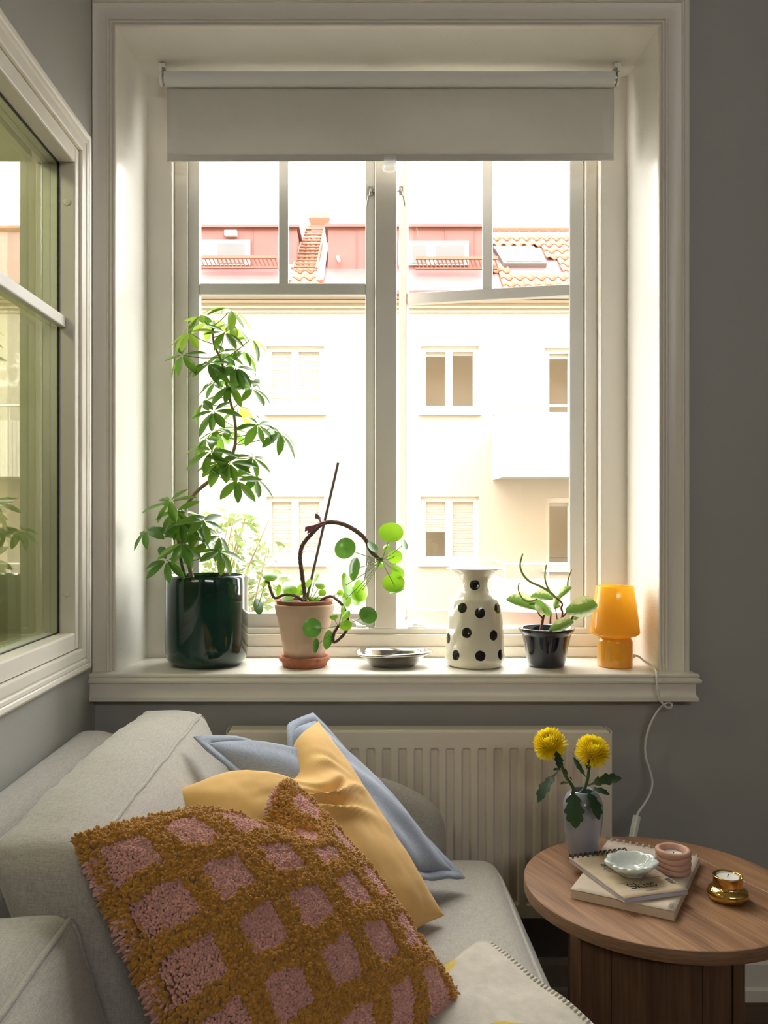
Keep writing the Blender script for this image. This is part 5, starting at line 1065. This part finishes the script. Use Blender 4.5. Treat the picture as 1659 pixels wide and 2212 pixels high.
def box_cushion(name, lo, hi, r, puff, parent, warp=None, wr=0.004, n=22, pipe=(), wrs=9.0, mate=LIN, dent=None):
    lo, hi = Vector(lo), Vector(hi); c_ = (lo + hi) / 2; h = (hi - lo) / 2
    def shape(p):                                     # p in [-1,1]^3 on the cube
        P_ = Vector((p[0] * h.x, p[1] * h.y, p[2] * h.z)); q_ = Vector([max(-(h[i] - r), min(h[i] - r, P_[i])) for i in range(3)]); d = P_ - q_
        if d.length > 1e-9: P_ = q_ + d.normalized() * r if sum(abs(x) > 1e-9 for x in d) > 1 else q_ + d.normalized() * r
        for i in range(3):
            j, k = (i + 1) % 3, (i + 2) % 3; P_[i] += math.copysign(1, p[i]) * (abs(p[i]) ** 3) * puff[i] * (1 - p[j] ** 2) * (1 - p[k] ** 2)
        W_ = c_ + P_; nn = fb(W_, wrs, 3); W_ = W_ + P_.normalized() * nn * wr
        if dent: W_ = W_ + dent(W_)
        return warp(W_) if warp else W_
    idx = {}; v = []; f = []
    def vid(p):
        key = tuple(round(x, 5) for x in p)
        if key not in idx: idx[key] = len(v); v.append(shape(p))
        return idx[key]
    def sp(i): t = i / n * 2 - 1; return math.copysign(1 - (1 - abs(t)) ** 1.25, t)
    for ax in range(3):
        for s_ in (-1, 1):
            for i in range(n):
                for j in range(n):
                    quad = []
                    for (a, b) in ((i, j), (i+1, j), (i+1, j+1), (i, j+1)):
                        p = [0, 0, 0]; p[ax] = s_; p[(ax+1) % 3] = sp(a); p[(ax+2) % 3] = sp(b); quad.append(vid(p))
                    f.append(tuple(quad))
    o = MB().add(v, f).build(name, mate, parent, smooth=True)
    for line in pipe:                                 # piping along chosen cube edges
        pts = []
        for a, b in zip(line, line[1:]):
            for k in range(16): t = k / 16; pts.append(shape([a[i] + (b[i] - a[i]) * t for i in range(3)]))
        pts.append(shape(line[-1])); o_c = sum(pts, Vector()) / len(pts); o_c = o_c.lerp(warp(c_) if warp else c_, 0.8)
        MB().tube([p + (p - o_c).normalized() * 0.0022 for p in pts], 0.0040, 8).build('piping', mate, o, smooth=True)
    return o
# frame
box_cushion('back_frame', (-0.645, -0.4, 0.05), (-0.535, 1.955, 0.705), 0.045, (0.002, 0, 0.004), sofa, wr=0.003)
box_cushion('arm', (-0.53, 1.915, 0.05), (0.195, 1.996, 0.585), 0.040, (0.0, 0.0, 0.006), sofa, wr=0.003, warp=lambda p: Vector((p.x, p.y, p.z - max(0, p.x - 0.02) ** 1.6 * 1.3)))
box_cushion('seat_base', (-0.53, -0.4, 0.06), (0.285, 1.91, 0.285), 0.02, (0, 0, 0), sofa, wr=0.002)
for (x, y_) in ((0.25, 1.86), (-0.5, 1.86)): MB().box((x - 0.02, y_ - 0.02, 0), (x + 0.02, y_ + 0.02, 0.07)).build('foot', WICK, sofa)
E_ = lambda s, *t: [tuple(x) for x in t]
top_loop = [(1, -1, 1), (1, 1, 1), (-1, 1, 1)]
box_cushion('seat_cushion', (-0.34, 0.35, 0.287), (0.310, 1.912, 0.425), 0.045, (0.014, 0.012, 0.042), sofa, wr=0.004, n=30, wrs=6, pipe=[[(1, -1, 1), (1, 1, 1)], [(1, 1, 1), (-1, 1, 1)], [(1, 1, 1), (1, 1, -1)]])
def lean(p, k=0.42, z0=0.76): return Vector((p.x + (z0 - p.z) * k, p.y, p.z))
def creases(p):                                       # slack pulls across the top band
    s_ = math.exp(-((p.z - 0.74) / 0.05) ** 2); return Vector((0, 0, 0.0018 * s_ * math.sin(p.y * 85 + 3 * fb(p, 8, 2))))
box_cushion('back_cushion', (-0.487, 1.075, 0.44), (-0.345, 1.885, 0.755), 0.030, (0.030, 0.012, 0.026), sofa, warp=lean, wr=0.0045, n=34, dent=creases, pipe=[[(1, -1, -1), (1, -1, 1), (1, 1, 1), (1, 1, -1)], [(-1, -1, 1), (-1, 1, 1)]])
box_cushion('back_cushion', (-0.487, 0.25, 0.44), (-0.345, 1.045, 0.697), 0.030, (0.030, 0.012, 0.024), sofa, warp=lambda p: lean(p, 0.30, 0.70), wr=0.010, n=34, pipe=[[(1, -1, 1), (1, 1, 1), (1, 1, -1)], [(-1, -1, 1), (-1, 1, 1)]])

# ================================================================== CUSHIONS
def cushion_fn(TL, TR_, BR, BL, T, pinch=0.07, chop=None, sag=0.0, wr=0.004, wrs=9, folds=None, pw=0.55, flip=1):
    TL, TR_, BR, BL = map(Vector, (TL, TR_, BR, BL)); C = (TL + TR_ + BR + BL) / 4
    N = ((TR_ - TL) + (BR - BL)).cross((TL - BL) + (TR_ - BR)).normalized()
    def fn(u, v, side):                               # u: left -1 .. right 1, v: bottom -1 .. top 1, side +1 front
        uu = u * (1 - pinch * (1 - v * v)); vv = v * (1 - pinch * (1 - u * u))
        a, b = (uu + 1) / 2, (vv + 1) / 2
        P_ = (BL * (1 - a) + BR * a) * (1 - b) + (TL * (1 - a) + TR_ * a) * b
        t = T / 2 * ((1 - u * u) * (1 - v * v)) ** pw
        if chop:
            cu, dep, wu, wv = chop; g = math.exp(-((u - cu) / wu) ** 2) * math.exp(-((1 - v) / wv) ** 2)
            P_ = P_ - (((TL + TR_) / 2 - (BL + BR) / 2).normalized()) * dep * g; t *= 1 + 0.25 * g
        nz_ = fb(P_ + Vector((side * 3.1, 0, 0)), wrs, 3) * wr * min(1, t / 0.02 + 0.15)
        if folds: nz_ += folds(u, v, side)
        return P_ + N * side * (t + nz_) + Vector((0, 0, -sag * (1 - u * u) * (1 - v * v)))
    return fn, N
def cushion_mesh(fn, n=46, flange=None):
    mb = MB(); gr = lambda i: math.copysign(1 - (1 - abs(i / n * 2 - 1)) ** 1.35, i / n * 2 - 1)
    for side in (1, -1): mb.grid([[fn(gr(i), gr(j), side) for j in range(n + 1)] for i in range(n + 1)])
    return mb
def build_weld(mb, name, m, **k):
    o = mb.build(name, m, smooth=True, **k); bm = bmesh.new(); bm.from_mesh(o.data); bmesh.ops.remove_doubles(bm, verts=bm.verts, dist=0.0002); bmesh.ops.recalc_face_normals(bm, faces=bm.faces); bm.to_mesh(o.data); bm.free(); o.data.shade_smooth(); return o
VELVET = mat('yellow_velvet', (0.76, 0.46, 0.16), 0.85, var=0.06, vs=14, bump=0.1, bs=500, sheen=0.12, spec=0.2)
BLUE = linen('blue_grey_linen', (0.31, 0.345, 0.43), 700)
bl = [at(445, 1605, 1.62), at(681, 1556, 1.865), onz(980, 1884, 0.475), onz(760, 1960, 0.47)]
bl[3] = bl[0] + (bl[2] - bl[1]) + Vector((0.03, 0.02, 0.06))
fnB, NB = cushion_fn(bl[0], bl[1], bl[2], bl[3], 0.13, 0.05, chop=(-0.05, 0.075, 0.34, 0.7), wr=0.005, folds=lambda u, v, s_: 0.004 * math.sin(9 * u + 5 * v) * (1 - u * u))
ob = thing('blue_cushion', tuple((bl[2] + bl[3]) / 2), 'blue-grey linen cushion with stitched border behind the yellow one', 'cushion')
o = build_weld(cushion_mesh(fnB), 'cover', BLUE); adopt(o, ob)
ctr_ = sum(bl, Vector()) / 4; q = MB(); ringp = []
for e in range(4):
    for k in range(20):
        t = k / 20 * 2 - 1; ringp.append({0: (-1, t), 1: (t, 1), 2: (1, -t), 3: (-t, -1)}[e])
P = []
for (u, v) in ringp:
    p0 = fnB(u, v, 1); d = (p0 - ctr_); d = d - NB * d.dot(NB); L_ = d.length; d.normalize()
    if abs(u) == 1: dd_ = (fnB(u, v, 1) - fnB(u * 0.9, v, 1))
    else: dd_ = (fnB(u, v, 1) - fnB(u, v * 0.9, 1))
    dd_ = (dd_ - NB * dd_.dot(NB)); dd_ = dd_.normalized() if dd_.length > 1e-6 else d
    if abs(u) == 1 and abs(v) == 1: dd_ = d * 1.3
    P.append([p0 - dd_ * 0.003, p0 + dd_ * 0.009 + NB * 0.001, p0 + dd_ * 0.020])
q.grid(P, wrap=True); fo = q.build('border', BLUE, ob, solid=0.003, smooth=True)
yl = [at(367, 1712, 1.47), at(688, 1557, 1.77), onz(960, 1978, 0.463), None]
yl[3] = yl[0] + (yl[2] - yl[1]) + Vector((0.02, 0.0, 0.05))
def yfold(u, v, s_):
    if s_ < 0: return 0
    r_ = 0.0
    for (u0, v0, du, dv, L_, w_, h_) in ((0.15, 0.28, -0.75, 0.18, 0.5, 0.045, 0.018), (0.05, 0.10, -0.6, 0.25, 0.45, 0.05, 0.016), (0.45, 0.62, -0.3, 0.4, 0.3, 0.04, 0.008), (0.3, 0.45, 0.4, -0.3, 0.5, 0.06, 0.006)):
        l_ = math.hypot(du, dv); a = ((u - u0) * du + (v - v0) * dv) / l_; b = ((u - u0) * -dv + (v - v0) * du) / l_
        r_ += h_ * (math.exp(-(b / w_) ** 2) - 0.7 * math.exp(-((b + w_ * 1.8) / w_) ** 2)) * math.exp(-(a / L_) ** 2)
    return r_ * (1 - u ** 4) * (1 - v ** 4)
fnY, NY_ = cushion_fn(yl[0], yl[1], yl[2], yl[3], 0.17, 0.07, chop=(0.12, 0.075, 0.30, 0.7), wr=0.005, wrs=12, folds=yfold, pw=0.5)
tag(build_weld(cushion_mesh(fnY, 70), 'yellow_cushion', VELVET), 'plain yellow cotton cushion leaning between the blue and shaggy ones', 'cushion')

# shaggy check cushion: cover plus two colours of tufts
sh = [Vector((-0.352, 1.07, 0.772)), at(622, 1690, 1.40), at(988, 2158, 1.255), Vector((-0.15, 0.90, 0.49))]
fnS, NS = cushion_fn(sh[0], sh[1], sh[2], sh[3], 0.18, 0.05, chop=(0.36, 0.080, 0.30, 0.62), wr=0.004, wrs=6, pw=0.5)
MUST = mat('mustard_pile', (0.46, 0.215, 0.028), 0.9, sheen=0.4, spec=0.1, var=0.25, vs=120); PINK = mat('pink_pile', (0.64, 0.33, 0.275), 0.9, sheen=0.4, spec=0.1, var=0.2, vs=120)
so = thing('shaggy_cushion', tuple((sh[2] + sh[3]) / 2), 'shaggy cushion checked in mustard and pink, in front on the sofa', 'cushion')
o = build_weld(cushion_mesh(fnS, 50), 'cover', mat('brown_backing', (0.20, 0.09, 0.03), 0.95)); adopt(o, so)
rs = np.random.default_rng(4); tv = {0: [], 1: []}; tf = {0: [], 1: []}; NP = 5.0
def tuft(kind, p, n_, rad, ht):
    rb_ = tv[kind]; k = len(rb_); e1 = n_.orthogonal().normalized(); e2 = n_.cross(e1); a0_ = rs.uniform(0, 6.28); cu = (e1 * math.cos(a0_ * 3) + e2 * math.sin(a0_ * 3))
    for (hh, rr_, be) in ((-0.15, 0.85, 0.0), (0.5, 1.05, 0.08), (0.9, 0.85, 0.2)):
        c_ = p + n_ * ht * hh + cu * ht * be
        for i in range(5):
            an = a0_ + i * 1.2566; rb_.append(c_ + (e1 * math.cos(an) + e2 * math.sin(an)) * rad * rr_)
    rb_.append(p + n_ * ht * 1.08 + cu * ht * 0.24)
    F_ = tf[kind]
    for l in range(2):
        for i in range(5): F_.append((k + l*5 + i, k + l*5 + (i+1) % 5, k + (l+1)*5 + (i+1) % 5, k + (l+1)*5 + i))
    for i in range(5): F_.append((k + 10 + i, k + 10 + (i+1) % 5, k + 15))
ng = 156
for i in range(ng):
    for j in range(ng):
        u = (i + 0.5 + rs.uniform(-.42, .42)) / ng * 2 - 1; v = (j + 0.5 + rs.uniform(-.42, .42)) / ng * 2 - 1
        if u < -0.4 and v < -0.6: pass
        p = fnS(u, v, 1); d = 0.02; nu = (fnS(min(1, u + d), v, 1) - fnS(max(-1, u - d), v, 1)).cross(fnS(u, min(1, v + d), 1) - fnS(u, max(-1, v - d), 1))
        n_ = nu.normalized() if nu.length > 1e-9 else NS
        if n_.dot(NS) < 0: n_ = -n_
        gu, gv = ((u + 1) / 2 * NP + 0.10) % 1, ((v + 1) / 2 * NP + 0.18) % 1
        wob_ = 0.05 * math.sin(u * 23 + v * 9)
        pink = abs(gu - 0.5 + wob_ * .4) < 0.325 and abs(gv - 0.5 + wob_ * .5) < 0.335
        cl = mnoise.noise_vector(p * 95); n_ = (n_ + cl * 0.55 + Vector((rs.normal(0, .18), rs.normal(0, .18), rs.normal(0, .18)))).normalized(); hk = 1 + 0.45 * mnoise.noise(p * 110)
        if pink: tuft(1, p, n_, rs.uniform(.0017, .0025), rs.uniform(.0045, .0065) * hk)
        else: tuft(0, p, n_, rs.uniform(.0020, .0032), rs.uniform(.0075, .0112) * hk)
for side_u in (-1, 1):                                # rims seen from the side
    pass
for e in range(4):
    for k in range(260):
        t = k / 260 * 2 - 1 + rs.uniform(-.01, .01); t = max(-1, min(1, t)); u, v = {0: (-1, t), 1: (t, 1), 2: (1, t), 3: (t, -1)}[e]
        for lay in (-1, 0, 1):
            uu, vv = u * (1 - 0.012 * abs(lay)), v * (1 - 0.012 * abs(lay)); p = fnS(uu, vv, lay if lay else 1); c_ = fnS(0, 0, 1) * .5 + fnS(0, 0, -1) * .5
            o_ = (fnS(u, v, 1) - fnS(u * .9, v * .9, 1)).normalized(); n_ = (o_ + NS * lay * .7 + Vector((rs.normal(0, .25), rs.normal(0, .25), rs.normal(0, .25)))).normalized()
            gg = ((t + 1) / 2 * NP + (0.18 if e in (0, 2) else 0.10)) % 1
            tuft(1 if abs(gg - .5) < .27 else 0, p, n_, rs.uniform(.0015, .0024), rs.uniform(.007, .012))
for kind, nm, m_ in ((0, 'mustard_pile', MUST), (1, 'pink_pile', PINK)):
    me = bpy.data.meshes.new(nm); me.from_pydata(tv[kind], [], tf[kind]); link(nm, me, m_, so, smooth=True, kind='stuff')

# ---- blanket ------------------------------------------------------------------------
def wool():
    m, nt, b = node_mat('cream_wool_with_yellow_dots'); b.inputs['Roughness'].default_value = 0.95; b.inputs['Sheen Weight'].default_value = 0.5
    tc = nt.nodes.new('ShaderNodeTexCoord'); nz = nt.nodes.new('ShaderNodeTexNoise'); nz.inputs['Scale'].default_value = 45; nz.inputs['Detail'].default_value = 8; nt.links.new(tc.outputs['Object'], nz.inputs['Vector'])
    sb = nt.nodes.new('ShaderNodeVectorMath'); sb.operation = 'MULTIPLY'; sb.inputs[1].default_value = (1, 1, 0); nt.links.new(tc.outputs['Object'], sb.inputs[0]); prev = None
    for d in ((*DOT1, 0), (*DOT2, 0)):
        ds = nt.nodes.new('ShaderNodeVectorMath'); ds.operation = 'DISTANCE'; ds.inputs[1].default_value = d; nt.links.new(sb.outputs[0], ds.inputs[0])
        if prev is None: prev = ds.outputs['Value']
        else: mn = nt.nodes.new('ShaderNodeMath'); mn.operation = 'MINIMUM'; nt.links.new(prev, mn.inputs[0]); nt.links.new(ds.outputs['Value'], mn.inputs[1]); prev = mn.outputs[0]
    ma = nt.nodes.new('ShaderNodeMath'); ma.operation = 'MULTIPLY_ADD'; ma.inputs[1].default_value = 0.008; nt.links.new(nz.outputs['Fac'], ma.inputs[0]); nt.links.new(prev, ma.inputs[2])
    mr = nt.nodes.new('ShaderNodeMapRange'); mr.inputs['From Min'].default_value = 0.049; mr.inputs['From Max'].default_value = 0.053; nt.links.new(ma.outputs[0], mr.inputs['Value'])
    mx = nt.nodes.new('ShaderNodeMix'); mx.data_type = 'RGBA'; mx.inputs[6].default_value = (0.62, 0.42, 0.03, 1); mx.inputs[7].default_value = (0.56, 0.50, 0.42, 1); nt.links.new(mr.outputs[0], mx.inputs[0])
    h = nt.nodes.new('ShaderNodeHueSaturation'); r_ = nt.nodes.new('ShaderNodeMapRange'); r_.inputs['To Min'].default_value = 0.7; r_.inputs['To Max'].default_value = 1.25; nt.links.new(nz.outputs['Fac'], r_.inputs['Value']); nt.links.new(r_.outputs[0], h.inputs['Value']); nt.links.new(mx.outputs[2], h.inputs['Color']); nt.links.new(h.outputs[0], b.inputs['Base Color'])
    n2 = nt.nodes.new('ShaderNodeTexNoise'); n2.inputs['Scale'].default_value = 400; n2.inputs['Detail'].default_value = 4; nt.links.new(tc.outputs['Object'], n2.inputs['Vector'])
    bp = nt.nodes.new('ShaderNodeBump'); bp.inputs['Strength'].default_value = 0.6; bp.inputs['Distance'].default_value = 0.0012; nt.links.new(n2.outputs['Fac'], bp.inputs['Height']); nt.links.new(bp.outputs[0], b.inputs['Normal']); return m
BZ = 0.472
Cb = onz(1050, 2034, BZ); Lb = onz(925, 2122, BZ); Rb = onz(1275, 2214, BZ)
d1 = (Lb - Cb).normalized(); d2 = (Rb - Cb).normalized()
p_ = onz(1112, 2262, BZ); DOT1 = (p_.x, p_.y); p_ = onz(918, 2088, BZ); DOT2 = (p_.x, p_.y)
def bl_pt(s_, t_):
    p = Cb + d1 * s_ + d2 * t_; edge = 0.30
    z = BZ + 0.006 * fb(p, 9, 2) + 0.004 * math.sin(14 * s_ + 9 * t_)
    if p.x > edge: z -= (p.x - edge) ** 1.7 * 2.4
    return Vector((p.x, p.y, z))
rc = 0.03
def rounded(i, j, n):
    s_, t_ = i / n * 0.50, j / n * 0.62
    if s_ < rc and t_ < rc:
        dx, dy = rc - s_, rc - t_; L_ = max(dx, dy) / rc; hyp = math.hypot(dx, dy)
        if hyp > 1e-9: s_, t_ = rc - dx / hyp * L_ * rc, rc - dy / hyp * L_ * rc
    return bl_pt(s_, t_)
bk = thing('wool_blanket', tuple(bl_pt(.25, .3)), 'cream wool blanket with yellow dots thrown over the sofa seat', 'blanket')
nB = 60; q = MB(); q.grid([[rounded(i, j, nB) for j in range(nB + 1)] for i in range(nB + 1)]); WOOL = wool(); q.build('cloth', WOOL, bk, smooth=True, solid=0.010)
stm_ = mat('blanket_stitch', (0.60, 0.53, 0.43), 0.95, sheen=0.4)
for k in range(70):                                   # blanket stitch along the edge that shows
    t = 0.02 + k * 0.0085; p = bl_pt(0.0, t); n0 = Vector((d1.x, d1.y, 0))
    MB().tube([p + n0 * 0.010 + Vector((0, 0, .0055)), p + Vector((0, 0, .0062)) + n0 * .003, p - n0 * 0.0022 + Vector((0, 0, 0.001)), p - n0 * .0005 - Vector((0, 0, .005))], 0.0016, 5).build('stitch', stm_, bk, smooth=True)
